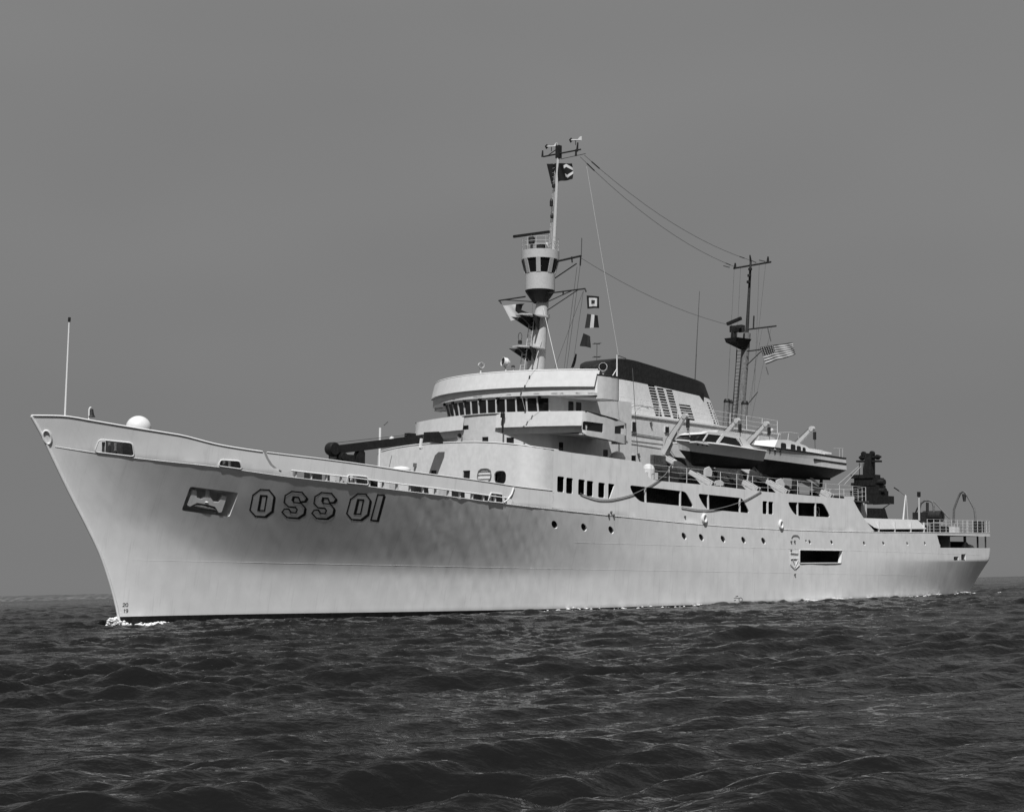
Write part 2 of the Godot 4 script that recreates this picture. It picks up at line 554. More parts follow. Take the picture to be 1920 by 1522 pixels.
# ---------------------------------------------------------------- sea and shore
var waves := []
func make_waves() -> void:
	var r := RandomNumberGenerator.new()
	r.seed = 31
	# wavelength range, count, steepness, main direction (degrees from +x), spread
	for set_ in [[5.0, 9.0, 5, 0.026, 82.0, 22.0], [2.4, 5.0, 9, 0.044, 76.0, 32.0], [1.1, 2.4, 13, 0.066, 80.0, 42.0], [0.5, 1.1, 16, 0.085, 76.0, 50.0], [0.2, 0.5, 14, 0.09, 78.0, 55.0]]:
		for i in set_[2]:
			var L: float = set_[0] * pow(set_[1] / set_[0], r.randf())
			var a := deg_to_rad(set_[4] + set_[5] * r.randf_range(-1, 1))
			var k := TAU / L
			waves.append([k * cos(a), k * sin(a), set_[3] / k * r.randf_range(0.6, 1.25), r.randf() * TAU, L / maxf(absf(cos(a)), 0.05), L / maxf(absf(sin(a)), 0.05)])
func wave_h(x: float, z: float, cx: float, cz: float) -> float:
	var h := 0.0
	for w in waves:
		if w[4] < cx * 2.2 or w[5] < cz * 2.2: continue
		var q: float = 0.5 + 0.5 * sin(w[0] * x + w[1] * z + w[3])
		h += w[2] * 2.0 * (q * sqrt(q) - 0.424)
	return h
func make_sea() -> void:
	make_waves()
	var gust := FastNoiseLite.new()
	gust.seed = 12; gust.frequency = 0.035; gust.fractal_octaves = 3
	# rows run away from the camera's boat, closer together near it
	var rows := []
	var d := 5.0
	while d < 900.0:
		rows.append(d)
		d += maxf(0.05, 0.003 * d if d < 260.0 else 0.0045 * d)
	var far := [920.0, 1000.0, 1150.0, 1500.0, 2200.0, 3500.0, 9000.0, 24000.0]
	var st := SurfaceTool.new()
	st.begin(Mesh.PRIMITIVE_TRIANGLES)
	var cols := 400
	var P := PackedVector3Array()
	var all := rows + far
	for i in all.size():
		var z: float = all[i]
		var half := 5.0 + z * 0.47
		var cell := half * 2.0 / cols
		for j in cols + 1:
			var x := lerpf(-half, half, float(j) / cols)
			var h := 0.0
			if i < rows.size():
				var fade := clampf((1100.0 - z) / 300.0, 0.0, 1.0)
				h = wave_h(x, -z, cell, rows[i] - rows[i - 1] if i > 0 else 0.05) * fade * (0.9 + 0.9 * gust.get_noise_2d(x, z))
			P.append(Vector3(x, h, -z))
	var W := cols + 1
	for i in all.size():
		for j in W:
			var k := i * W + j
			var a := P[k + 1 if j < cols else k] - P[k - 1 if j > 0 else k]
			var b := P[k - W if i > 0 else k] - P[k + W if i < all.size() - 1 else k]
			st.set_normal(b.cross(a).normalized())
			st.add_vertex(P[k])
	for i in all.size() - 1:
		for j in cols:
			var k := i * W + j
			st.add_index(k); st.add_index(k + W); st.add_index(k + 1)
			st.add_index(k + 1); st.add_index(k + W); st.add_index(k + W + 1)
	# the water behind and beside the camera
	var m := StandardMaterial3D.new()
	m.resource_name = "sea_water"
	m.albedo_color = g(0.01)
	m.roughness = 0.03
	m.metallic_specular = 0.17
	var rip := Image.create(512, 512, true, Image.FORMAT_RGB8)
	var a1 := FastNoiseLite.new()
	a1.seed = 3; a1.frequency = 1.0; a1.fractal_octaves = 4
	for y in 512:
		for x in 512:
			var u := TAU * x / 512.0; var w := TAU * y / 512.0
			var q := a1.get_noise_3d(1.6 * cos(u), 1.6 * sin(u), 3.4 * cos(w)) + a1.get_noise_3d(3.4 * sin(w) + 9.0, 1.6 * sin(u), 1.6 * cos(u) + 4.0)
			q = clampf(0.5 + 0.6 * q, 0, 1)
			rip.set_pixel(x, y, Color(q, q, q))
	rip.bump_map_to_normal_map(9.0)
	rip.generate_mipmaps()
	m.normal_enabled = true
	m.normal_texture = ImageTexture.create_from_image(rip)
	m.normal_scale = 0.6
	m.uv1_triplanar = true
	m.uv1_world_triplanar = true
	m.uv1_scale = Vector3(0.55, 0.55, 0.55)
	M["sea"] = m
	var o := MeshInstance3D.new()
	o.name = "sea"
	st.index()
	o.mesh = st.commit()
	o.material_override = m
	o.set_meta("kind", "structure")
	add_child(o)
	# still, coarser water out of the picture on either side and behind
	var fm := MB.new()
	for q in [[-24000, 24000, 5.0, 24000.0]]:
		fm.quad(Vector3(-24000, 0, 8000), Vector3(24000, 0, 8000), Vector3(24000, 0, -5.0), Vector3(-24000, 0, -5.0), Vector3.UP)
	for sx in [-1.0, 1.0]:
		fm.quad(Vector3(sx * 7.35, 0, -5.0), Vector3(sx * 24000, 0, -5.0), Vector3(sx * 24000, 0, -24000), Vector3(sx * 11285.0, 0, -24000), Vector3.UP)
	var fo := put(fm, "sea", m, self)
	fo.set_meta("kind", "structure")

func make_shore() -> void:
	var m := MB.new()
	var n := 60
	var pts := []
	for i in n + 1:
		var x := lerpf(-5200.0, -1500.0, float(i) / n)
		var h := 30.0 + 5.0 * nz.get_noise_1d(i * 3.0) + 3.0 * sin(i * 0.23)
		h *= clampf((-1500.0 - x) / 700.0, 0.05, 1.0)
		pts.append([x, h])
	for i in n:
		var a = pts[i]; var b = pts[i + 1]
		var zf := -7400.0
		var A := Vector3(a[0], -1, zf); var B := Vector3(b[0], -1, zf)
		var A2 := Vector3(a[0], a[1] * 0.55, zf - 120); var B2 := Vector3(b[0], b[1] * 0.55, zf - 120)
		var A3 := Vector3(a[0], a[1], zf - 600); var B3 := Vector3(b[0], b[1], zf - 600)
		m.quad(A, B, B2, A2, Vector3(0, 1, 1)); m.quad(A2, B2, B3, A3, Vector3(0, 1, 1))
		m.quad(A3, B3, B3 + Vector3(0, -b[1] - 1, -900), A3 + Vector3(0, -a[1] - 1, -900), Vector3(0, 1, -1))
	put(m, "far_shore_hills", M.shore, self).set_meta("kind", "structure")

# ---------------------------------------------------------------- hull
func side_xs() -> Array:
	var xs := [0.0, 0.12, 0.3, 0.6, 1.0]
	var x := 1.25
	while x < 86.0:
		xs.append(x); x += 0.25 if x < 36.0 else 0.5
	while x < SM - 1e-3:
		xs.append(x); x += 0.2
	xs.append(SM)
	return xs
func along(s0: float, s1: float, curve: Callable, step := 0.5) -> Array:
	var out := []
	for s in rng_list(s0, s1, step): out.append(Vector2(s, top_s(s, curve)))
	return out
func make_hull() -> void:
	var hull := part("hull", ship)
	var holes := []
	# portholes: round lights in the shell plating
	var ports := []
	for q in [[1040, 983.5, 0.24], [1095, 988.5, 0.24], [1146, 993.5, 0.24], [1283, 1005, 0.24], [1315.5, 1007.5, 0.24], [1356, 1010.5, 0.24], [1394.5, 1012.5, 0.24], [1432, 1014, 0.24], [1519, 1016, 0.16], [1560, 1016.5, 0.16], [1621, 1018.5, 0.16], [1657, 1018.5, 0.16], [1702, 1019, 0.15], [1735, 1018.5, 0.15], [1512, 1014, 0.1]]:
		var h := circ(sy_of(ph(q[0], q[1])), q[2], q[2])
		ports.append(h); holes.append(h)
	# cargo port, anchor recess, opening round the fantail, mooring holes near the stern
	var cargo := smooth_poly(hpoly([[1499.5, 1031], [1580, 1032], [1577, 1055.5], [1499.5, 1056]]), 0.12)
	var anchor := smooth_poly(hpoly([[356, 912], [447, 923.5], [430, 969], [340, 957]]), 0.14)
	var m1 := smooth_poly(hpoly([[1789, 1043.5], [1798, 1043], [1798, 1050], [1789, 1050.5]]), 0.1)
	var m2 := smooth_poly(hpoly([[1803, 1038.5], [1811.5, 1038], [1811.5, 1050], [1803, 1050]]), 0.12)
	var fy0 := 3.98; var fy1 := 5.02
	var fan := PackedVector2Array([Vector2(s_of(ph(1761, 1018).x, 4.5), fy0), Vector2(SM + 1.0, fy0), Vector2(SM + 1.0, fy1), Vector2(s_of(ph(1761, 1018).x, 4.5), fy1)])
	holes.append_array([cargo, anchor, m1, m2])
	# outline: paint line to sheer, with the open fantail taken out of the end
	var ol := PackedVector2Array([Vector2(0, 0)])
	ol.append(Vector2(SM, 0)); ol.append(Vector2(SM, fy0))
	var top := along(0, SM, sheer)
	var fs := fan[0].x
	ol.append(Vector2(fs, fy0)); ol.append(Vector2(fs, fy1)); ol.append(Vector2(SM, fy1))
	top.reverse()
	for q in top: ol.append(q)
	var ys := rng_list(-1.6, 0.0, 0.8) + rng_list(0.0, 9.2, 0.23).slice(1)
	var m := MB.new()
	surf(m, ol, holes, side_xs(), ys, hull_port, 1.0, 0.0)
	for h in ports: rimwall(m, h, hull_port, 1.0, 0.1)
	rimwall(m, m1, hull_port, 1.0, 0.3); rimwall(m, m2, hull_port, 1.0, 0.3)
	rimwall(m, cargo, hull_port, 1.0, 0.25)
	put(m, "side_plating", M.hull_white, hull)
	m = MB.new()
	surf(m, ol, [], side_xs(), ys, hull_star, -1.0)
	put(m, "side_plating", M.hull_white, hull)
	# boot topping
	m = MB.new()
	var bo := PackedVector2Array([Vector2(0, -1.6), Vector2(SM, -1.6), Vector2(SM, -0.002), Vector2(0, -0.002)])
	surf(m, bo, [], side_xs(), ys, hull_port, 1.0)
	surf(m, bo, [], side_xs(), ys, hull_star, -1.0)
	put(m, "boot_topping", M.boot_black, hull)
	# transom
	m = MB.new()
	for band in [[-1.6, 3.98], [5.02, 5.41]]:
		var yy := rng_list(band[0], band[1], 0.4)
		for i in yy.size() - 1:
			var a: float = yy[i]; var b: float = yy[i + 1]
			var ba := hb(ue(a) - 0.001, a); var bb := hb(ue(b) - 0.001, b)
			m.quad(Vector3(ue(a), a, -ba), Vector3(ue(a), a, ba), Vector3(ue(b), b, bb), Vector3(ue(b), b, -bb), Vector3.RIGHT)
	put(m, "transom", M.hull_white, hull)
	# stem bar and rubbing line
	var sp := []
	for y in rng_list(-1.0, 10.12, 0.4): sp.append(Vector3(us(y) - 0.02, y, 0))
	tubep("stem_bar", sp, 0.07, M.hull_white, hull, 8)
	# porthole glasses and rims
	for h in ports:
		put(pane(h, hull_port, 1.0, 0.09), "porthole", M.glass, hull)
	# anchor recess: sloping floor, walls and back
	m = MB.new()
	var cc := Vector2.ZERO
	for q in anchor: cc += q / anchor.size()
	var dir := nrm(hull_port, cc, 1.0)
	var inner := []
	for q in anchor:
		var w: Vector3 = hull_port(q.x, q.y)
		var low := clampf((cc.y + 0.8 - q.y) / 1.6, 0.0, 1.0)
		inner.append(w - Vector3(0, 0, 1) * lerpf(2.1, 1.3, low) - Vector3(1, 0, 0) * 0.0)
	for i in anchor.size():
		var j := (i + 1) % anchor.size()
		var a: Vector3 = hull_port(anchor[i].x, anchor[i].y); var b: Vector3 = hull_port(anchor[j].x, anchor[j].y)
		m.quad(a, b, inner[j], inner[i], hull_port(cc.x, cc.y) - (a + b) / 2.0)
	var ti := Geometry2D.triangulate_polygon(anchor)
	for k in range(0, ti.size(), 3):
		var fn := dir
		m.tri(inner[ti[k]], inner[ti[k + 1]], inner[ti[k + 2]], fn, fn, fn)
	put(m, "anchor_recess", M.hull_white, hull)
	# rooms behind the cargo port and the mooring holes
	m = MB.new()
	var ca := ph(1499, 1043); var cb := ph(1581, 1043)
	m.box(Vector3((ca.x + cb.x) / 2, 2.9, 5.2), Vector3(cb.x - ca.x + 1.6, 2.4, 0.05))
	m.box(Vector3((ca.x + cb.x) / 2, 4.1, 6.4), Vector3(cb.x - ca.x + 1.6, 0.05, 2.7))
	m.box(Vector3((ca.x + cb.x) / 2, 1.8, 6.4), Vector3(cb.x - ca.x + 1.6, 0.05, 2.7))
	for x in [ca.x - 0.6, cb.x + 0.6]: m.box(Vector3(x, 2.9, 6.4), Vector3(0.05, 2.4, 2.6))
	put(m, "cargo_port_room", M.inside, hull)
	m = MB.new()
	var fr := []
	for q in cargo: fr.append(hull_port(q.x, q.y) + Vector3(0, 0, 0.01))
	m.tube(fr, 0.045, 6, -1.0, true)
	put(m, "cargo_port_frame", M.toned_white, hull)
	# mooring chocks with round white lips
	for q in [[1320.5, 972], [1464, 983.5]]:
		var hp := ph(q[0], q[1])
		m = MB.new()
		var ring := []
		for k in 18: ring.append(hp + Vector3(cos(TAU * k / 18) * 0.2, sin(TAU * k / 18) * 0.26, 0.05))
		m.tube(ring, 0.1, 8, -1.0, true)
		put(m, "mooring_chock", M.rail_white, hull)
	# bow fairlead on the stem
	m = MB.new()
	var ring2 := []
	for k in 20:
		var a := TAU * k / 20
		ring2.append(ph(87.0 + 7.5 * cos(a) - 2.0 * sin(a), 820.0 - 12.5 * sin(a)) + Vector3(0, 0, 0.03))
	m.tube(ring2, 0.05, 8, -1.0, true)
	put(m, "bow_fairlead", M.rail_white, hull)
	# weather deck
	m = MB.new()
	var us_ := rng_list(1.2, 93.2, 1.0)
	for i in us_.size() - 1:
		var a: float = us_[i]; var b: float = us_[i + 1]
		var ya := sheer(a) - 0.04; var yb := sheer(b) - 0.04
		var ba := maxf(hb(a, ya) - 0.03, 0.0); var bb := maxf(hb(b, yb) - 0.03, 0.0)
		m.quad(Vector3(a, ya, -ba), Vector3(a, ya, ba), Vector3(b, yb, bb), Vector3(b, yb, -bb), Vector3.UP)
	put(m, "weather_deck", M.deck, hull)
	m = MB.new()
	var ud := rng_list(82.0, 93.3, 0.5)
	for i in ud.size() - 1:
		var a: float = ud[i]; var b: float = ud[i + 1]
		var ba := maxf(hb(a, 3.0) - 0.03, 0.0); var bb := maxf(hb(b, 3.0) - 0.03, 0.0)
		if b > ue(3.0): continue
		m.quad(Vector3(a, 3.0, -ba), Vector3(a, 3.0, ba), Vector3(b, 3.0, bb), Vector3(b, 3.0, -bb), Vector3.UP)
	put(m, "fantail_deck", M.deck, hull)
	# deck edge strake (a thin lap of plate along the sheer)
	var lap := []
	for q in along(0.3, SM - 0.4, sheer, 0.6): lap.append(hull_port(q.x, q.y - 0.03) + Vector3(0, 0, 0.012))
	tubep("sheer_strake_edge", lap, 0.013, M.hull_white, hull, 5)
	for ln in [[1.5, 70.0, 2.95, 1.7], [29.0, 86.0, 4.1, 3.35]]:
		lap = []
		for s in rng_list(ln[0], ln[1], 0.25): lap.append(hull_port(s, lerpf(ln[2], ln[3], (s - ln[0]) / (ln[1] - ln[0]))) + Vector3(0, 0, 0.002))
		tubep("plate_seam", lap, 0.006, M.hull_white, hull, 5)
	for bt in [[5.2, 2.9, 4.9], [11.5, 0.2, 2.8], [25.5, 0.2, 2.5], [33.0, 2.3, 5.5], [41.0, 0.2, 2.1], [50.0, 2.0, 5.0], [57.5, 0.2, 1.9], [66.0, 1.9, 4.9], [74.0, 0.4, 3.4]]:
		lap = []
		for y in rng_list(bt[1], bt[2], 0.25): lap.append(hull_port(bt[0], y) + Vector3(0, 0, 0.002))
		tubep("plate_butt", lap, 0.006, M.hull_white, hull, 5)
	make_lettering(hull)

# painted letters: outlines given in pixels on the side, laid on the plating
func lay(m: MB, q: Array, off := 0.005) -> void:
	var n := clampi(int((q[1] - q[0]).length() / 3.0) + 1, 1, 14)
	var nn := nrm(hull_port, sy_of(ph(q[0].x, q[0].y)), 1.0)
	for k in n:
		var P := []
		for a in [q[0].lerp(q[1], float(k) / n), q[0].lerp(q[1], (k + 1.0) / n), q[3].lerp(q[2], (k + 1.0) / n), q[3].lerp(q[2], float(k) / n)]:
			P.append(ph(a.x, a.y) + nn * off)
		m.quad(P[0], P[1], P[2], P[3], nn)
func stroke(m: MB, pts: Array, w: float, closed: bool) -> void:
	var n := pts.size()
	for i in (n if closed else n - 1):
		var a: Vector2 = pts[i]; var b: Vector2 = pts[(i + 1) % n]
		var d := (b - a).normalized()
		var o := Vector2(-d.y, d.x) * w / 2
		a -= d * w / 2; b += d * w / 2
		lay(m, [a + o, b + o, b - o, a - o])
func make_lettering(hull: Node3D) -> void:
	var O_out := [Vector2(0.3, 0), Vector2(0.72, 0), Vector2(1, 0.22), Vector2(1, 0.78), Vector2(0.72, 1), Vector2(0.3, 1), Vector2(0, 0.78), Vector2(0, 0.22)]
	var O_in := [Vector2(0.36, 0.22), Vector2(0.66, 0.22), Vector2(0.66, 0.78), Vector2(0.36, 0.78)]
	var S_out := [Vector2(0.28, 0), Vector2(0.74, 0), Vector2(1, 0.2), Vector2(0.92, 0.34), Vector2(0.74, 0.36), Vector2(0.62, 0.2), Vector2(0.38, 0.2), Vector2(0.36, 0.32), Vector2(0.46, 0.41), Vector2(0.78, 0.41), Vector2(1, 0.58), Vector2(1, 0.82), Vector2(0.74, 1), Vector2(0.26, 1), Vector2(0, 0.82), Vector2(0.08, 0.7), Vector2(0.28, 0.68), Vector2(0.4, 0.8), Vector2(0.62, 0.8), Vector2(0.66, 0.68), Vector2(0.56, 0.59), Vector2(0.24, 0.59), Vector2(0.02, 0.44), Vector2(0.02, 0.18)]
	var I_out := [Vector2(0, 0), Vector2(1, 0), Vector2(1, 1), Vector2(0, 1)]
	# letter, corners of its box in pixels: top left, top right, bottom right, bottom left
	var set_ := [["O", [476, 917], [515, 919], [508, 969], [466, 967]], ["S", [535, 920], [577, 924], [568, 972], [527, 969]], ["S", [591, 922], [632, 926], [622, 973], [583, 971]], ["O", [660, 925], [696, 927], [687, 975], [647, 973]], ["I", [708, 927], [720, 928], [707, 976], [695, 975]]]
	for L in set_:
		var m := MB.new()
		var tl := Vector2(L[1][0], L[1][1]); var tr := Vector2(L[2][0], L[2][1]); var br := Vector2(L[3][0], L[3][1]); var bl := Vector2(L[4][0], L[4][1])
		var loops := []
		if L[0] == "O": loops = [O_out, O_in]
		elif L[0] == "S": loops = [S_out]
		else: loops = [I_out]
		for k in loops.size():
			if k > 0: m = MB.new()
			var px := []
			for q in loops[k]: px.append(tl.lerp(tr, q.x).lerp(bl.lerp(br, q.x), q.y))
			stroke(m, px, 2.5, true)
			var sh := Vector2(3.2, 2.3)
			var area := 0.0
			for i in px.size(): area += px[i].cross(px[(i + 1) % px.size()])
			for i in px.size():
				var a: Vector2 = px[i]; var b: Vector2 = px[(i + 1) % px.size()]
				var e := b - a
				var on := Vector2(e.y, -e.x) * signf(area)
				if k == 1: on = -on
				if on.dot(sh) > 0.0: lay(m, [a, b, b + sh, a + sh], 0.004)
			put(m, "painted_letter" if k == 0 else "letter_counter", M.letter_black, hull)
	# draught figures and the load line mark
	var dig := {"2": [[0, 0.2, 0.3, 0, 0.8, 0, 1, 0.25, 0, 1, 1, 1]], "0": [[0.3, 0, 0.8, 0, 1, 0.3, 1, 0.7, 0.8, 1, 0.3, 1, 0, 0.7, 0, 0.3, 0.3, 0]], "1": [[0.4, 0.2, 0.6, 0, 0.6, 1]], "9": [[1, 0.45, 0.3, 0.5, 0, 0.25, 0.3, 0, 0.8, 0, 1, 0.25, 1, 0.7, 0.7, 1, 0.2, 1]]}
	for f in [["2", 230.0, 1131.0], ["0", 235.3, 1131.0], ["1", 230.5, 1142.2], ["9", 235.2, 1142.2]]:
		var m := MB.new()
		for ln in dig[f[0]]:
			var pts := []
			for i in range(0, ln.size(), 2): pts.append(Vector2(f[1] + ln[i] * 4.0 - ln[i + 1] * 0.4, f[2] + ln[i + 1] * 6.0))
			stroke(m, pts, 1.2, false)
		put(m, "draught_figure", M.letter_black, hull)
	var mm := MB.new()
	var ci := []
	for k in 14: ci.append(Vector2(1389 + 3.2 * cos(TAU * k / 14), 1124 + 3.6 * sin(TAU * k / 14)))
	stroke(mm, ci, 0.9, true)
	put(mm, "load_line_ring", M.letter_black, hull)
	mm = MB.new()
	stroke(mm, [Vector2(1376.5, 1121.4), Vector2(1386, 1121.4)], 0.9, false)
	put(mm, "load_line_bar", M.letter_black, hull)
	for q in [[1380, 1118.5, 1383.6, 1117.4], [1377, 1125.6, 1379.5, 1125.4]]:
		mm = MB.new()
		stroke(mm, [Vector2(q[0], q[1]), Vector2(q[2], q[3])], 1.3, false)
		put(mm, "load_line_letter", M.letter_black, hull)

# ---------------------------------------------------------------- bulwarks
func make_bulwarks() -> void:
	var b := part("bow_bulwark", ship)
	# forward piece, ending in a curve at the slot
	var cut := hpoly([[494, 848], [499, 860], [506, 872], [518, 882], [535, 889], [550, 894]])
	var cutl := []
	for q in [[494, 848], [499, 860], [506, 872], [518, 882], [535, 889], [552, 894.2]]: cutl.append(sy_of(ph(q[0], q[1])))
	var s_end: float = cutl[0].x
	var ol := PackedVector2Array()
	for q in along(0.0, cutl[5].x, sheer): ol.append(Vector2(q.x, q.y + 0.0))
	for k in [5, 4, 3, 2, 1, 0]: ol.append(cutl[k] if k != 5 else Vector2(cutl[5].x + 0.02, cutl[5].y + 0.02))
	var tp := along(0.0, s_end - 0.05, bulw)
	tp.reverse()
	for q in tp: ol.append(q)
	var port1 := smooth_poly(hpoly([[185, 824], [247, 830.5], [251, 856], [176, 847]]), 0.16)
	var port2 := smooth_poly(hpoly([[413, 862], [449, 864.5], [453, 879.5], [409, 873.5]]), 0.13)
	var ys := rng_list(5.6, 10.4, 0.3)
	var m := MB.new()
	surf(m, ol, [port1, port2], side_xs(), ys, hull_port, 1.0, 0.14)
	put(m, "bulwark_plate", M.hull_white, b)
	m = MB.new()
	surf(m, ol, [], side_xs(), ys, hull_star, -1.0)
	put(m, "bulwark_plate", M.hull_white, b)
	for pr in [port1, port2]:
		m = MB.new()
		var rg := []
		for q in pr: rg.append(hull_port(q.x, q.y) + Vector3(0, 0, 0.02))
		m.tube(rg, 0.032, 6, -1.0, true)
		put(m, "mooring_port_rim", M.rail_white, b)
		var back := MB.new()
		var cpt := Vector2.ZERO
		for q in pr: cpt += q / pr.size()
		var w := hull_port(cpt.x, cpt.y)
		for r in [-0.35, 0.0, 0.35]:
			var rl := MB.new()
			rl.lathe([Vector2(0.0, -0.5), Vector2(0.09, -0.5), Vector2(0.07, 0), Vector2(0.09, 0.3), Vector2(0.0, 0.3)], w + Vector3(r, 0.0, -0.55), Vector3.UP, 10)
			put(rl, "roller_fairlead", M.steel_grey, b)
	# top rails both sides
	for sd in [1.0, -1.0]:
		var pr := []
		for q in along(0.02, s_end - 0.05, bulw, 0.4):
			var w := hull_port(q.x, q.y)
			pr.append(Vector3(w.x, w.y, w.z * sd))
		tubep("bulwark_rail", pr, 0.045, M.hull_white, b, 6)
	# after piece: a long panel carried clear of the deck on short brackets
	var a := part("foredeck_bulwark", ship)
	var sl := 0.33
	var up := func(u: float) -> float: return sheer(u) + sl
	var cutr := []
	for q in [[499, 849.5], [504, 860.5], [511, 871], [522, 880], [537, 886]]: cutr.append(sy_of(ph(q[0], q[1])))
	var sB := s_of(30.2, 7.0)
	var sG := s_of(26.7, 6.6)
	ol = PackedVector2Array()
	for q in cutr: ol.append(q)
	for q in along(cutr[4].x + 0.3, sG, up): ol.append(q)
	ol.append(Vector2(sG + 0.35, top_s(sG + 0.35, sheer)))
	for q in along(sG + 0.6, s_of(30.0, 6.2), sheer): ol.append(q)
	for yy in [6.3, 6.6, 6.9, 7.1]: ol.append(Vector2(s_of(30.25, yy), yy))
	tp = along(cutr[0].x + 0.05, sB, bulw)
	tp.reverse()
	for q in tp: ol.append(q)
	ol = ccw(ol)
	var p3 := smooth_poly(hpoly([[652, 890.5], [688, 894], [690, 909], [649, 905]]), 0.12)
	var p4 := smooth_poly(hpoly([[920, 924], [942, 927], [943, 943], [914, 940]]), 0.1)
	m = MB.new()
	surf(m, ol, [p3, p4], side_xs(), ys, hull_port, 1.0)
	put(m, "bulwark_plate", M.hull_white, a)
	m = MB.new()
	surf(m, ol, [], side_xs(), ys, hull_star, -1.0)
	put(m, "bulwark_plate", M.hull_white, a)
	for pp in [p3, p4]:
		m = MB.new()
		var rg := []
		for q in pp: rg.append(hull_port(q.x, q.y) + Vector3(0, 0, 0.02))
		m.tube(rg, 0.032, 6, -1.0, true)
		put(m, "mooring_port_rim", M.rail_white, a)
		var cpt := Vector2.ZERO
		for q in pp: cpt += q / pp.size()
		m = MB.new()
		m.lathe([Vector2(0.0, -0.4), Vector2(0.1, -0.4), Vector2(0.08, 0), Vector2(0.1, 0.25), Vector2(0, 0.25)], hull_port(cpt.x, cpt.y) + Vector3(0, 0, -0.5), Vector3.UP, 10)
		put(m, "roller_fairlead", M.rail_white, a)
	for sd in [1.0, -1.0]:
		var pr := []
		for q in along(cutr[0].x + 0.05, sB, bulw, 0.5):
			var w := hull_port(q.x, q.y)
			pr.append(Vector3(w.x, w.y, w.z * sd))
		tubep("bulwark_rail", pr, 0.035, M.hull_white, a, 6)
		var lo := []
		for q in along(cutr[4].x + 0.3, sG, up, 0.5):
			var w := hull_port(q.x, q.y)
			lo.append(Vector3(w.x, w.y, w.z * sd))
		tubep("bulwark_foot", lo, 0.035, M.rail_white, a, 5)
		var u := 12.0
		while u < 26.6:
			m = MB.new()
			var yb := sheer(u) - 0.05
			m.beam(Vector3(u, yb, (hb(u, yb) - 0.1) * sd), Vector3(u, bulw(u) - 0.1, (hb(u, yb + 0.5) - 0.1) * sd), 0.05, 0.16, Vector3(0, 0, 1))
			put(m, "bulwark_bracket", M.rail_white, a)
			u += 0.85
	# low lockers and ventilators along the deck edge, seen through the slot
	for i in 9:
		var u := 13.0 + i * 1.55 + rng.randf_range(-0.3, 0.3)
		m = MB.new()
		m.box(Vector3(u, sheer(u) + 0.25, hb(u, 7.0) - rng.randf_range(0.6, 1.4)), Vector3(rng.randf_range(0.4, 1.0), 0.55, 0.5))
		put(m, "deck_locker", M.toned_white if i % 2 == 0 else M.dark_steel, a)
	# curved bulwark end by the house
	var pe := []
	for q in [[963, 914], [959, 926], [952, 936], [944, 942]]: pe.append(ph(q[0], q[1]) + Vector3(0, 0, 0.03))
	tubep("bulwark_end_rail", pe, 0.05, M.rail_white, a, 6)

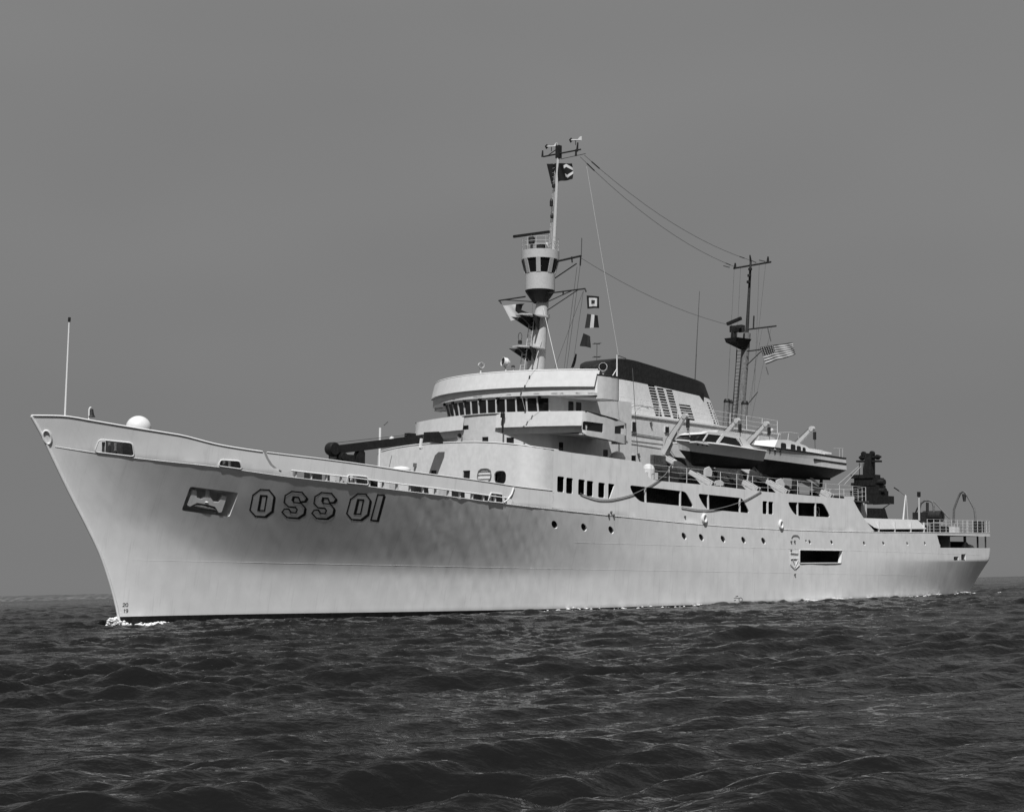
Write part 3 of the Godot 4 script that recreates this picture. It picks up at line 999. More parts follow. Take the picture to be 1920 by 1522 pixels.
# ---------------------------------------------------------------- midship house, flush with the hull
func edge01(u: float) -> float: return spl([28.0, 10.0, 30.7, 9.68, 34.0, 9.53, 37.9, 9.37], u)
func boatdeck(u: float) -> float: return spl([30.0, 8.5, 39.9, 8.2, 46.0, 8.08, 52.4, 7.86, 55.8, 7.8, 62.9, 7.66, 68.0, 7.6], u)
func make_side_house() -> void:
	var h := part("midship_house", ship)
	var ol := PackedVector2Array()
	var s0 := s_of(30.1, 7.0)
	var s1 := sy_of(ph(1640, 995.5))
	for q in along(s0 + 0.4, s1.x - 0.6, sheer): ol.append(q)
	ol.append(s1)
	for q in [[1622, 974], [1611, 957], [1601, 938.5]]: ol.append(sy_of(ph(q[0], q[1])))
	var t := along(s_of(40.2, 8.2), sy_of(ph(1598, 937)).x, boatdeck)
	t.reverse()
	for q in t: ol.append(q)
	for q in [[39.4, 8.3], [38.9, 8.6]]: ol.append(Vector2(s_of(q[0], q[1]), q[1]))
	t = along(s_of(30.1, 9.8), s_of(38.4, 9.4), edge01)
	t.reverse()
	for q in t: ol.append(q)
	for yy in [9.4, 9.0, 8.5, 8.0, 7.5, 7.0, 6.6, 6.3, 6.17]: ol.append(Vector2(s_of(30.1, yy), yy))
	ol = ccw(ol)
	var wins := []
	for q in [[1045.2, 892.3, 1058.2, 922], [1062, 895, 1074.7, 924.7], [1084.6, 898, 1097, 927.4], [1100.5, 900.7, 1112.8, 929.7], [1122.2, 904, 1134.5, 932.3]]:
		wins.append(smooth_poly(hpoly([[q[0], q[1]], [q[2], q[1] + 1.6], [q[2] - 0.6, q[3] + 1.0], [q[0] - 0.6, q[3]]]), 0.12))
	wins.append(smooth_poly(hpoly([[1140.8, 906], [1153.2, 908], [1143.5, 935], [1140.4, 935]]), 0.08))
	var big := []
	for a in [[124, 122, 568, 173, 634, 296, 210, 252, 158, 200], [660, 188, 1012, 224, 1072, 342, 735, 312, 702, 272], [1364, 255, 1648, 265, 1704, 374, 1436, 362, 1402, 328]]:
		var o := []
		for i in range(0, a.size(), 2): o.append([1150 + a[i] / 4.174, 880 + a[i + 1] / 4.174])
		big.append(smooth_poly(hpoly(o), 0.3))
	for a in [[1170, 247, 1206, 249, 1206, 350, 1170, 347], [1216, 251, 1254, 253, 1254, 352, 1216, 349]]:
		var o := []
		for i in range(0, a.size(), 2): o.append([1150 + a[i] / 4.174, 880 + a[i + 1] / 4.174])
		big.append(smooth_poly(hpoly(o), 0.12))
	for q in [[1320.5, 972], [1464, 983.5]]: big.append(circ(sy_of(ph(q[0], q[1])), 0.19, 0.25))
	var ys := rng_list(4.9, 10.2, 0.35)
	var m := MB.new()
	surf(m, ol, wins + big, side_xs(), ys, hull_port, 1.0, 0.07)
	put(m, "house_side", M.hull_white, h)
	m = MB.new()
	surf(m, ol, [], side_xs(), ys, hull_star, -1.0)
	put(m, "house_side", M.hull_white, h)
	# pillars standing in the long openings
	for q in [[1211, 914, 1212, 942], [1277, 922, 1276.5, 950], [1329, 928.5, 1329.5, 955.5], [1388.5, 934, 1388.5, 960.5], [1496.7, 942, 1497, 967], [1530.4, 944, 1530.4, 968.5]]:
		m = MB.new()
		var a := ph(q[0], q[1]); var b := ph(q[2], q[3])
		m.beam(a + Vector3(0, 0.06, -0.06), b + Vector3(0, -0.06, -0.06), 0.1, 0.09, Vector3.RIGHT)
		put(m, "pillar", M.rail_white, h)
	# open frame seen in the last opening
	m = MB.new()
	var fa := ph(1537, 950); var fb := ph(1547, 951)
	m.tube([fa + Vector3(0, -0.8, -0.5), fa + Vector3(0, 0, -0.5), fb + Vector3(0, 0, -0.5), fb + Vector3(0, -0.8, -0.5)], 0.03, 5)
	m.tube([fa + Vector3(0.05, 0, -0.5), fb + Vector3(0, -0.6, -0.5)], 0.025, 5)
	put(m, "gallery_frame", M.rail_white, h)
	# inner wall of the covered side passage, its deckhead (the boat deck) and cross walls
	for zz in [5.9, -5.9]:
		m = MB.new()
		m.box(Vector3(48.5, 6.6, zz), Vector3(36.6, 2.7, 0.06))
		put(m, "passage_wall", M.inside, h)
	for u in [30.6, 66.2]:
		m = MB.new()
		m.box(Vector3(u, 6.6, 0), Vector3(0.06, 2.7, 13.6))
		put(m, "cross_wall", M.toned_white, h)
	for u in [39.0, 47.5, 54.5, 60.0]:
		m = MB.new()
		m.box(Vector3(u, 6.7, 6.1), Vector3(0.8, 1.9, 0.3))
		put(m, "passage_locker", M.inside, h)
	m = MB.new()
	var ud := rng_list(31.2, 66.6, 1.0)
	for i in ud.size() - 1:
		var a: float = ud[i]; var b: float = ud[i + 1]
		var ya := boatdeck(a) - 0.06; var yb := boatdeck(b) - 0.06
		var za := hb(a, 7.9) - 0.02; var zb := hb(b, 7.9) - 0.02
		m.hexa([Vector3(a, ya - 0.12, -za), Vector3(a, ya - 0.12, za), Vector3(b, yb - 0.12, zb), Vector3(b, yb - 0.12, -zb), Vector3(a, ya, -za), Vector3(a, ya, za), Vector3(b, yb, zb), Vector3(b, yb, -zb)])
	put(m, "boat_deck", M.deck, h)
	# after edge of the boat deck: white box with a lamp, on the deck below
	m = MB.new()
	m.box(Vector3(68.6, 6.9, 4.6), Vector3(3.0, 1.1, 2.0))
	put(m, "deck_locker", M.toned_white, h)
	# small fittings on the side: hose boss, hinged side platform bracket
	m = MB.new()
	var ar := []
	for q in [[1484, 1008], [1487, 1003.5], [1490, 1003], [1495, 1003.5], [1499, 1008]]: ar.append(ph(q[0], q[1]) + Vector3(0, 0, 0.04))
	m.tube(ar, 0.025, 5)
	put(m, "rain_guard", M.steel_grey, h)
	for q in [[1483.5, 1015], [1490, 1014.5], [1483.5, 1031.5], [1490.5, 1076.5], [1284, 968.5], [1145.5, 960], [1141, 964.8], [1150, 965.4]]:
		m = MB.new()
		m.lathe([Vector2(0, 0.1), Vector2(0.07, 0.08), Vector2(0.09, 0)], ph(q[0], q[1]), Vector3(0, 0, 1), 10)
		put(m, "side_fitting", M.steel_grey, h)
	m = MB.new()
	var o1 := Vector3(0, 0, 0.05)
	for ln in [[[1481, 1036], [1482, 1058]], [[1497, 1037], [1497, 1058]], [[1482, 1036], [1497, 1037]], [[1482, 1047], [1497, 1047]], [[1485, 1046], [1492, 1063]], [[1497, 1047], [1490, 1063]], [[1482, 1058], [1490, 1066]], [[1499, 1058], [1491, 1066]]]:
		m.tube([ph(ln[0][0], ln[0][1]) + o1, ph(ln[1][0], ln[1][1]) + o1], 0.028, 5)
	put(m, "hinged_ladder_platform", M.rail_white, h)

# ---------------------------------------------------------------- house front on the foredeck
var W1: Wall
var W2: Wall
func make_front_house() -> void:
	var h := part("front_house", ship)
	var pts := PackedVector2Array()
	var ft := arc_pts(27.75, 40.0, 6.0, 12)
	var c := Vector2(ft[12].x + 1.75, 6.0)
	for i in 9:
		var a := PI / 2 * (8 - i) / 8.0
		pts.append(Vector2(c.x - 1.75 * cos(a) , -6.0 - 1.63 * sin(a)))
	for i in range(1, 12): pts.append(ft[i])
	for i in 9:
		var a := PI / 2 * i / 8.0
		pts.append(Vector2(c.x - 1.75 * cos(a), 6.0 + 1.63 * sin(a)))
	pts.insert(0, Vector2(31.0, -7.6)); pts.append(Vector2(30.6, 7.6))
	W1 = Wall.new(pts, 0.06, 7.0)
	var holes := []
	var wins := []
	for q in [[807, 881.5, 818.2, 889.5], [867.5, 882, 881, 898]]:
		var r := wrect(W1, q[0], q[1], q[2], q[3], 0.03); wins.append(r); holes.append(r)
	var dr := wrect(W1, 926, 882.5, 948.5, 908, 0.3)
	holes.append(dr)
	var m := MB.new()
	# the top edge falls a little from the centreline to the side
	var T := W1.total()
	var ol := PackedVector2Array()
	for s in rng_list(0, T, 0.3):
		var q := W1.at(s, 8.0)
		ol.append(Vector2(s, 5.95 if absf(q.z) < 6.3 else 7.1))
	for s in rng_list(0, T, 0.6):
		var q := W1.at(T - s, 8.0)
		ol.append(Vector2(T - s, 10.32 - 0.5 * pow(absf(q.z) / 7.75, 2.5) - 0.04 * maxf(q.x - 28.0, 0.0)))
	surf(m, ol, holes, rng_list(0, T, 0.35), rng_list(5.9, 10.5, 0.5), W1.at, 1.0, 0.12)
	put(m, "front_wall", M.toned_white, h)
	for w in wins: put(pane(w, W1.at, 1.0, 0.1), "window", M.glass, h)
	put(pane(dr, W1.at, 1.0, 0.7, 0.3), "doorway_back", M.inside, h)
	# closed door in its frame beside the open one
	var cl := wrect(W1, 896.5, 879, 921.5, 904, 0.36)
	m = MB.new()
	var rg := []
	for q in cl: rg.append(W1.at(q.x, q.y) - Vector3(0.05, 0, 0))
	m.tube(rg, 0.035, 6, -1.0, true)
	put(m, "door_frame", M.steel_grey, h)
	for yy in [0.3, 0.62, 0.86]:
		var r := Rect2(cl[0], Vector2.ZERO)
		for q in cl: r = r.expand(q)
		tubep("door_bar", [W1.at(r.position.x + 0.03, r.position.y + r.size.y * yy) - Vector3(0.06, 0, 0), W1.at(r.end.x - 0.03, r.position.y + r.size.y * yy) - Vector3(0.06, 0, 0)], 0.025, M.steel_grey if yy > 0.7 else M.rail_white, h, 5)
	# top rail of the wall
	var tr := []
	for i in range(ol.size() - 1, 1, -1):
		if ol[i].y > 9.0: tr.append(W1.at(ol[i].x, ol[i].y))
	tubep("wall_cap", tr, 0.04, M.rail_white, h, 5)
	# fittings on the wall: lamp, hailer bracket
	m = MB.new()
	var fp := whit(W1, 780, 872)
	m.box(W1.at(fp.x, fp.y) - Vector3(0.1, 0, 0), Vector3(0.2, 0.25, 0.14))
	put(m, "wall_lamp", M.steel_grey, h)
	# deck between the wall and the bridge
	m = MB.new()
	m.box(Vector3(32.2, 8.5, 0), Vector3(5.0, 0.1, 13.4))
	put(m, "house_top_deck", M.deck, h)

# ---------------------------------------------------------------- bridge
func band_at(l: float, y: float) -> Vector3:       # the wheelhouse windows lean outwards to the roof edge
	var w := W2.at(l, y)
	var v := w.z * 1.05
	var roof := Vector3(31.24 + 10.9 - sqrt(10.9 * 10.9 - v * v), y, v)
	var t := clampf((y - 12.36) / 1.1, 0.0, 1.0) * 0.75 * (1.0 - smoothstep(4.3, 4.9, absf(w.z)))
	return w.lerp(roof, t)
func make_bridge() -> void:
	var b := part("bridge", ship)
	var pts := PackedVector2Array()
	pts.append(Vector2(41.0, -4.95)); pts.append(Vector2(33.6, -4.95))
	for i in 29:
		var a := deg_to_rad(lerpf(-39.5, 39.5, i / 28.0))
		pts.append(Vector2(31.35 + 7.6 * (1.0 - cos(a)), 7.6 * sin(a)))
	pts.append(Vector2(33.6, 4.95)); pts.append(Vector2(41.0, 4.95))
	W2 = Wall.new(pts)
	var holes := []
	var panes := []
	# wheelhouse windows: even spacing round the front
	var lc := 0.0
	for i in W2.p.size():
		if W2.p[i].y <= 0.0: lc = W2.l[i]
	for k in range(-7, 7):
		var ll := lc + (k + 0.5) * 0.735
		var h := ccw(rrect(ll - 0.315, 12.42, ll + 0.315, 13.27, 0.04))
		holes.append(h); panes.append(h)
	for q in [[867, 797.5, 878.5, 805.5], [903.5, 819, 915.5, 832.5], [949.5, 820, 963.5, 834]]:
		var h := wrect(W2, q[0], q[1], q[2], q[3], 0.02)
		holes.append(h); panes.append(h)
	for q in [[34.6, 12.5], [35.35, 12.5]]:
		var l0: float = W2.l[W2.l.size() - 2] + (q[0] - 33.6)
		var h := ccw(rrect(l0, q[1], l0 + 0.55, q[1] + 0.7, 0.03))
		holes.append(h); panes.append(h)
	for q in [[1048, 829, 1057, 846], [1131, 843, 1140, 856]]:
		var h := wrect(W2, q[0], q[1], q[2], q[3], 0.05)
		if h[0].x > 0: holes.append(h); panes.append(h)
	var m := MB.new()
	var low := []; var high := []
	for h in holes: (high if h[0].y > 12.3 else low).append(h)
	wall_sheet(m, W2, 8.3, 12.36, low, 1.0, 0.1, 0.3)
	put(m, "bridge_front", M.toned_white, b)
	m = MB.new()
	var WT := W2.total()
	surf(m, PackedVector2Array([Vector2(0, 12.36), Vector2(WT, 12.36), Vector2(WT, 13.6), Vector2(0, 13.6)]), high, rng_list(0, WT, 0.3), rng_list(12.36, 13.6, 0.42), band_at, 1.0, 0.05)
	put(m, "window_band", M.toned_white, b)
	for h in panes: put(pane(h, band_at if h[0].y > 12.3 else W2.at, 1.0, 0.045), "window", M.glass, b)
	# sill under the windows and small floodlights over every second one
	var sp := []
	for ll in rng_list(lc - 5.2, lc + 2.6, 0.3):
		var w := W2.at(ll, 12.34)
		sp.append(w + nrm(W2.at, Vector2(ll, 12.34), 1.0) * 0.03)
	tubep("window_sill", sp, 0.035, M.steel_grey, b, 5)
	for k in range(-6, 7, 2):
		var ll := lc + (k + 0.25) * 0.735
		var w := band_at(ll, 13.34)
		var nn := nrm(band_at, Vector2(ll, 13.3), 1.0)
		m = MB.new()
		m.lathe([Vector2(0, 0.14), Vector2(0.1, 0.13), Vector2(0.1, 0.0), Vector2(0, 0)], w + Vector3(0, -0.02, 0), nn, 10)
		put(m, "wiper_motor", M.black_paint, b)
	# loud hailer and its bracket on the front
	var hp := W2.at(whit(W2, 866.5, 818.5).x, whit(W2, 866.5, 818.5).y)
	m = MB.new()
	m.lathe([Vector2(0.03, 0.1), Vector2(0.08, 0.2), Vector2(0.19, 0.42), Vector2(0.2, 0.42), Vector2(0.1, 0.18), Vector2(0.05, 0.05)], hp, Vector3(-0.95, 0.0, 0.3).normalized(), 16)
	put(m, "loud_hailer", M.steel_grey, b)
	# ---- flying bridge: roof slab, bulwark with a raked face, wing ends
	var fb := part("flying_bridge", ship)
	var R := 10.9
	var outer := arc_pts(31.0, R, 7.6, 32)
	var inner := arc_pts(31.16, R, 7.5, 32)
	var wo := Wall.new(outer, 0.3, 13.93)
	m = MB.new()
	wall_sheet(m, wo, 13.93, 15.03, [], 1.0, 0.0, 0.4)
	put(m, "bulwark_face", M.toned_white, fb)
	m = MB.new()
	var wi := Wall.new(arc_pts(31.42, R, 7.5, 32), 0.3, 13.93)
	wall_sheet(m, wi, 13.6, 15.03, [], -1.0, 0.0, 0.4)
	put(m, "bulwark_inside", M.toned_white, fb)
	var cap := []
	for q in outer: cap.append(Vector3(q.x + 0.36, 15.03, q.y))
	tubep("bulwark_rail", cap, 0.05, M.rail_white, fb, 6)
	# soffit of the overhang
	m = MB.new()
	for i in outer.size() - 1:
		m.quad(Vector3(outer[i].x, 13.93, outer[i].y), Vector3(outer[i + 1].x, 13.93, outer[i + 1].y), Vector3(inner[i + 1].x + 0.12, 13.93, inner[i + 1].y), Vector3(inner[i].x + 0.12, 13.93, inner[i].y), Vector3.DOWN)
	put(m, "overhang_soffit", M.toned_white, fb)
	# slab edge
	var slab := arc_pts(31.2, R, 7.52, 32)
	var ws := Wall.new(slab)
	m = MB.new()
	wall_sheet(m, ws, 13.46, 13.93, [], 1.0, 0.0, 0.4)
	put(m, "roof_edge", M.toned_white, fb)
	m = MB.new()
	var poly := PackedVector2Array()
	for q in slab: poly.append(q)
	poly.append(Vector2(36.6, 7.5)); poly.append(Vector2(37.4, 4.9)); poly.append(Vector2(40.5, 4.9)); poly.append(Vector2(40.5, -4.9)); poly.append(Vector2(37.4, -4.9)); poly.append(Vector2(36.6, -7.5))
	m.prism(poly, Vector3(0, 13.4, 0), Vector3.RIGHT, Vector3(0, 0, 1), Vector3(0, 0.16, 0))
	put(m, "roof_slab", M.toned_white, fb)
	# wing ends: curved screens
	for sd in [1.0, -1.0]:
		var we := PackedVector2Array()
		var c0: Vector2 = outer[32]
		for q in [[c0.x + 0.33, 7.58], [34.9, 7.75], [35.6, 7.78], [36.3, 7.7], [36.75, 7.4]]: we.append(Vector2(q[0], q[1] * sd))
		m = MB.new()
		wall_sheet(m, Wall.new(we), 13.2, 14.72, [], sd, 0.0, 0.3)
		put(m, "wing_end_screen", M.toned_white, fb)
		var cp := []
		for q in we: cp.append(Vector3(q.x, 14.72, q.y))
		tubep("wing_end_rail", cp, 0.045, M.dark_steel, fb, 6)
		m = MB.new()
		m.hexa([Vector3(34.5, 13.2, 7.6 * sd), Vector3(36.7, 13.2, 7.4 * sd), Vector3(36.9, 13.34, 5.0 * sd), Vector3(33.8, 13.34, 5.0 * sd), Vector3(34.5, 13.3, 7.6 * sd), Vector3(36.7, 13.3, 7.4 * sd), Vector3(36.9, 13.44, 5.0 * sd), Vector3(33.8, 13.44, 5.0 * sd)])
		put(m, "wing_floor", M.toned_white, fb)
	# lights and gear on the flying bridge
	searchlight(fb, pv(901.5, 685, -1.2), pv(901, 700, -1.2), 0.2, Vector3(-0.4, 0.05, 1), false)
	searchlight(fb, pv(948, 679, 0.4), pv(949, 697, 0.4), 0.3, Vector3(-0.9, 0.15, -0.3), true)
	searchlight(fb, pv(1131.5, 688, 7.0), pv(1130, 705, 7.0), 0.27, Vector3(-0.7, 0.0, 0.45), true)
	m = MB.new()
	var mb0 := pv(1157, 714, 7.3)
	m.tube([mb0, pv(1157, 665, 7.3)], 0.06, 6, 0.04)
	m.tube([mb0 + Vector3(-0.5, 0, -0.2), pv(1156.6, 692, 7.3)], 0.035, 5)
	put(m, "wing_light_staff", M.rail_white, fb)
	tubep("insulator", [pv(1158, 666, 7.3), pv(1174, 672, 7.3)], 0.03, M.wire, fb, 5)
	m = MB.new()
	m.box(pv(930, 698, 0) + Vector3(0.4, -0.1, 0), Vector3(0.5, 0.3, 1.3))
	put(m, "chart_table", M.dark_steel, fb)
	for q in [[851, 712, -3.2], [845, 714.5, -3.6]]:
		m = MB.new()
		m.lathe([Vector2(0.16, -0.2), Vector2(0.16, 0.05), Vector2(0.1, 0.14), Vector2(0, 0.16)], pv(q[0], q[1], q[2]), Vector3.UP, 10)
		put(m, "side_lamp", M.rail_white, fb)
	# ---- bridge wings
	for sd in [1.0, -1.0]:
		var w := part("bridge_wing", ship)
		var fr := PackedVector2Array([Vector2(31.35, 1.5), Vector2(31.45, 3.0), Vector2(31.85, 5.3), Vector2(32.45, 7.3), Vector2(32.75, 7.75)])
		var path := PackedVector2Array()
		for q in fr: path.append(Vector2(q.x, q.y * sd))
		var wf := Wall.new(path, 0.15, 11.42)
		m = MB.new()
		surf(m, PackedVector2Array([Vector2(0, 11.42), Vector2(wf.total(), 11.36), Vector2(wf.total(), 12.28), Vector2(0, 12.42)]), [], rng_list(0, wf.total(), 0.5), rng_list(11.2, 12.6, 0.4), wf.at, sd)
		put(m, "wing_bulwark", M.toned_white, w)
		m = MB.new()
		for i in 4:
			var a := path[i]; var c := path[i + 1]
			m.quad(Vector3(a.x, 11.4, a.y), Vector3(c.x, 11.4, c.y), Vector3(c.x + 0.4, 11.4, c.y), Vector3(a.x + 0.4, 11.4, a.y), Vector3.DOWN)
		put(m, "wing_soffit", M.toned_white, w)
		# floor slab with a set-back edge
		m = MB.new()
		var pl := PackedVector2Array([Vector2(31.62, 1.4), Vector2(31.75, 3.0), Vector2(32.15, 5.3), Vector2(32.75, 7.2), Vector2(33.1, 7.8), Vector2(37.0, 7.8), Vector2(37.4, 4.5), Vector2(34.0, 1.4)])
		for i in pl.size(): pl[i].y *= sd
		m.prism(pl, Vector3(0, 10.98, 0), Vector3.RIGHT, Vector3(0, 0, 1), Vector3(0, 0.44, 0))
		put(m, "wing_floor", M.toned_white, w)
		# enclosed end with windows facing outboard
		var ep := PackedVector2Array([Vector2(32.78, 7.77 * sd), Vector2(33.0, 7.95 * sd), Vector2(34.6, 8.02 * sd), Vector2(35.7, 7.98 * sd), Vector2(37.1, 7.75 * sd), Vector2(37.2, 6.4 * sd)])
		var we := Wall.new(ep)
		var T := we.total()
		var hs := []
		if sd > 0:
			hs.append(ccw(smooth_poly(PackedVector2Array([whit(we, 1093, 789.5), whit(we, 1131.5, 794), whit(we, 1131, 811), whit(we, 1092, 806)]), 0.1)))
			hs.append(ccw(smooth_poly(PackedVector2Array([whit(we, 1153, 799), whit(we, 1171, 796.5), whit(we, 1172.5, 813.5), whit(we, 1152.5, 813)]), 0.06)))
		m = MB.new()
		surf(m, PackedVector2Array([Vector2(0, 10.95), Vector2(0.3, 10.76), Vector2(T - 1.3, 10.42), Vector2(T, 10.5), Vector2(T, 11.6), Vector2(T - 1.2, 11.76), Vector2(0.3, 12.26), Vector2(0, 12.28)]), hs, rng_list(0, T, 0.35), rng_list(10.2, 12.6, 0.4), we.at, sd, 0.06)
		put(m, "wing_end", M.toned_white, w)
		for hh in hs: put(pane(hh, we.at, sd, 0.05), "window", M.glass, w)
		var tp := []
		for ll in [0.2, 1.5, 3.0, T - 1.2]: tp.append(we.at(ll, lerpf(12.29, 11.78, ll / (T - 1.2))))
		tubep("wing_end_coaming", tp, 0.05, M.dark_steel, w, 6)
		# roof over the end and sloping underside
		m = MB.new()
		m.hexa([Vector3(33.0, 12.15, 7.9 * sd), Vector3(37.0, 11.68, 7.7 * sd), Vector3(37.1, 11.7, 6.4 * sd), Vector3(33.2, 12.15, 6.4 * sd), Vector3(33.0, 12.2, 7.9 * sd), Vector3(37.0, 11.73, 7.7 * sd), Vector3(37.1, 11.75, 6.4 * sd), Vector3(33.2, 12.2, 6.4 * sd)])
		put(m, "wing_end_roof", M.toned_white, w)
		m = MB.new()
		m.hexa([Vector3(32.85, 10.8, 7.8 * sd), Vector3(37.05, 10.45, 7.7 * sd), Vector3(37.2, 10.9, 5.0 * sd), Vector3(33.4, 10.94, 5.0 * sd), Vector3(32.85, 10.9, 7.8 * sd), Vector3(37.05, 10.55, 7.7 * sd), Vector3(37.2, 10.97, 5.0 * sd), Vector3(33.4, 10.97, 5.0 * sd)])
		put(m, "wing_underside", M.toned_white, w)
		if sd > 0:
			m = MB.new()
			var sl := wf.at(whit(wf, 947, 790).x, 12.0)
			m.tube([sl + Vector3(-0.25, -0.95, 0), sl + Vector3(-0.25, 0.15, 0)], 0.06, 6)
			m.lathe([Vector2(0, -0.16), Vector2(0.15, -0.14), Vector2(0.15, 0.12), Vector2(0.1, 0.2), Vector2(0, 0.22)], sl + Vector3(-0.25, 0.18, 0), Vector3.UP, 10)
			put(m, "signal_lamp", M.black_paint, w)
			tubep("wing_ladder_stay", [pv(1186, 690, 6.0), pv(1196, 850, 6.9)], 0.02, M.wire, w, 5)

func searchlight(parent: Node3D, c: Vector3, foot: Vector3, r: float, dir: Vector3, glassy: bool) -> void:
	dir = dir.normalized()
	var s := MB.new()
	s.tube([foot + Vector3(0, -0.6, 0), c + Vector3(0, -r * 0.8, 0)], 0.06, 6)
	s.lathe([Vector2(0, -r * 0.9), Vector2(r * 0.6, -r * 0.85), Vector2(r, -r * 0.2), Vector2(r, r * 0.75), Vector2(r * 0.93, r * 0.75), Vector2(r * 0.93, r * 0.55)], c, dir, 16)
	s.box(c + Vector3(0, -r * 0.95, 0), Vector3(r * 0.7, r * 0.3, r * 0.7))
	var o := put(s, "searchlight", M.rail_white, parent)
	if glassy:
		var l := MB.new()
		l.lathe([Vector2(r * 0.92, 0), Vector2(0, 0.02)], c + dir * r * 0.55, dir, 16)
		put(l, "searchlight_glass", M.glass, parent)

# ---------------------------------------------------------------- house under the funnel
func make_upper_house() -> void:
	var h := part("boat_deck_house", ship)
	var pts := PackedVector2Array([Vector2(40.0, 3.2), Vector2(60.6, 3.2), Vector2(61.2, 2.8), Vector2(61.2, -2.8), Vector2(60.6, -3.2), Vector2(40.0, -3.2)])
	var w := Wall.new(pts)
	var hs := []
	var gl := []
	for q in [[1183.5, 791, 1191.5, 809], [1245.5, 800, 1253, 811.5]]:
		var r := wrect(w, q[0], q[1], q[2], q[3], 0.03); hs.append(r); gl.append(r)
	for q in [[1182, 853.5, 1190.5, 866]]:
		var r := wrect(w, q[0], q[1], q[2], q[3], 0.03); hs.append(r); gl.append(r)
	var m := MB.new()
	var T := w.total()
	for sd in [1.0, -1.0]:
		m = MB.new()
		m.hexa([Vector3(45.2, 7.7, 3.2 * sd), Vector3(61.2, 7.5, 3.2 * sd), Vector3(61.2, 7.5, 3.5 * sd), Vector3(45.2, 7.7, 3.5 * sd), Vector3(45.2, 10.3, 3.2 * sd), Vector3(61.2, 10.0, 3.2 * sd), Vector3(61.2, 10.0, 3.5 * sd), Vector3(45.2, 10.3, 3.5 * sd)])  # added dark band on the white wall, shade put into its colour
		put(m, "shaded_wall_band", M.wall_shade, h).set_meta("label", "lower house wall behind the boats with shade painted in")
	m = MB.new()
	# the top follows the deck, which falls slightly towards the stern
	var ol := PackedVector2Array([Vector2(0, 7.6), Vector2(T, 7.6), Vector2(T, 13.03), Vector2(T - 20.6, 12.68), Vector2(20.6, 12.68), Vector2(0, 13.03)])
	surf(m, ol, hs, rng_list(0, T, 0.8), rng_list(7.6, 13.0, 0.6), w.at, -1.0, 0.1)
	put(m, "house_wall", M.toned_white, h)
	for q in gl: put(pane(q, w.at, -1.0, 0.09), "window", M.glass, h)
	m = MB.new()
	m.hexa([Vector3(40.0, 12.98, -3.3), Vector3(40.0, 12.98, 3.3), Vector3(61.3, 12.62, 3.3), Vector3(61.3, 12.62, -3.3), Vector3(40.0, 13.09, -3.3), Vector3(40.0, 13.09, 3.3), Vector3(61.3, 12.73, 3.3), Vector3(61.3, 12.73, -3.3)])
	put(m, "funnel_deck", M.toned_white, h)
	# deck between the two levels, forward part only, and a handrail line
	tubep("storm_rail", [pv(1184, 812, 3.26), pv(1243, 821, 3.26)], 0.03, M.steel_grey, h, 5)
	for q in [[1184, 824, 1243, 831], [1184, 830, 1240, 839]]:
		tubep("pipe_line", [pv(q[0], q[1], 3.25), pv(q[2], q[3], 3.25)], 0.022, M.toned_white, h, 5)
	for q in [[1220.5, 791, 1222, 799], [1197, 850, 1199, 858], [1290, 803, 1291, 809]]:
		m = MB.new()
		m.beam(pv(q[0], q[1], 3.27), pv(q[2], q[3], 3.27), 0.14, 0.12)
		put(m, "wall_lamp", M.steel_grey, h)
	# round topped ventilator and dark gear on the forward boat deck
	m = MB.new()
	var vb := pv(1216, 890, 7.1)
	m.lathe([Vector2(0.42, 0.0), Vector2(0.42, 0.8), Vector2(0.34, 1.0), Vector2(0.15, 1.12), Vector2(0, 1.14)], Vector3(vb.x, boatdeck(vb.x), vb.z), Vector3.UP, 16)
	put(m, "ventilator", M.toned_white, h)
	m = MB.new()
	m.box(Vector3(vb.x + 0.1, boatdeck(vb.x) + 0.32, vb.z - 0.1), Vector3(1.2, 0.5, 0.7))
	put(m, "raft_locker", M.toned_white, h)
	for q in [[1229, 880, 1.0, 0.7], [1241, 882, 0.95, 0.9], [1258, 884, 0.95, 0.9]]:
		m = MB.new()
		var c := pv(q[0], q[1], 6.3)
		m.box(Vector3(c.x, boatdeck(c.x) + q[2] / 2 - 0.1, c.z), Vector3(q[3], q[2] - 0.2, 0.7))
		m.lathe([Vector2(0.0, -0.4), Vector2(0.3, -0.4), Vector2(0.3, 0.4), Vector2(0, 0.4)], Vector3(c.x, boatdeck(c.x) + q[2] - 0.15, c.z), Vector3.RIGHT, 12)
		put(m, "boat_winch", M.dark_steel, h)
	# canvas covered gear under the bridge wing
	m = MB.new()
	var cv := pv(1158, 858, 6.8)
	m.lathe([Vector2(0.5, -0.6), Vector2(0.55, 0.0), Vector2(0.38, 0.3), Vector2(0.1, 0.42), Vector2(0, 0.43)], cv, Vector3.UP, 9)
	put(m, "canvas_cover", M.rail_white, h)
	# pipes bent over the edge of the funnel deck
	for k in 2:
		var base := pv(1184 + k * 14, 775 + k * 2, 2.9)
		tubep("bent_pipe", [base + Vector3(-0.6, -0.3, 0), base + Vector3(-0.3, 0.3, 0), base + Vector3(0.3, 0.6, 0), base + Vector3(1.2, 0.65, 0), base + Vector3(1.9, 0.5, 0)], 0.05, M.mast_grey, h, 6)
	# vent posts by the mainmast
	for q in [[1363.5, 752, 0.24, -1.3], [1397.0, 756, 0.26, 1.2], [1371.5, 754, 0.1, -0.6]]:
		var t := pv(q[0], q[1], q[3])
		m = MB.new()
		m.tube([Vector3(t.x - 0.3, 12.4, t.z), t], q[2], 12)
		var vp := put(m, "vent_post", M.steel_grey, h)
		m = MB.new()
		m.lathe([Vector2(0, 0.2), Vector2(q[2] * 0.8, 0.18), Vector2(q[2] * 1.15, 0.02), Vector2(q[2] * 1.15, -0.1)], t, Vector3.UP, 12)
		put(m, "vent_cap", M.black_paint, h)

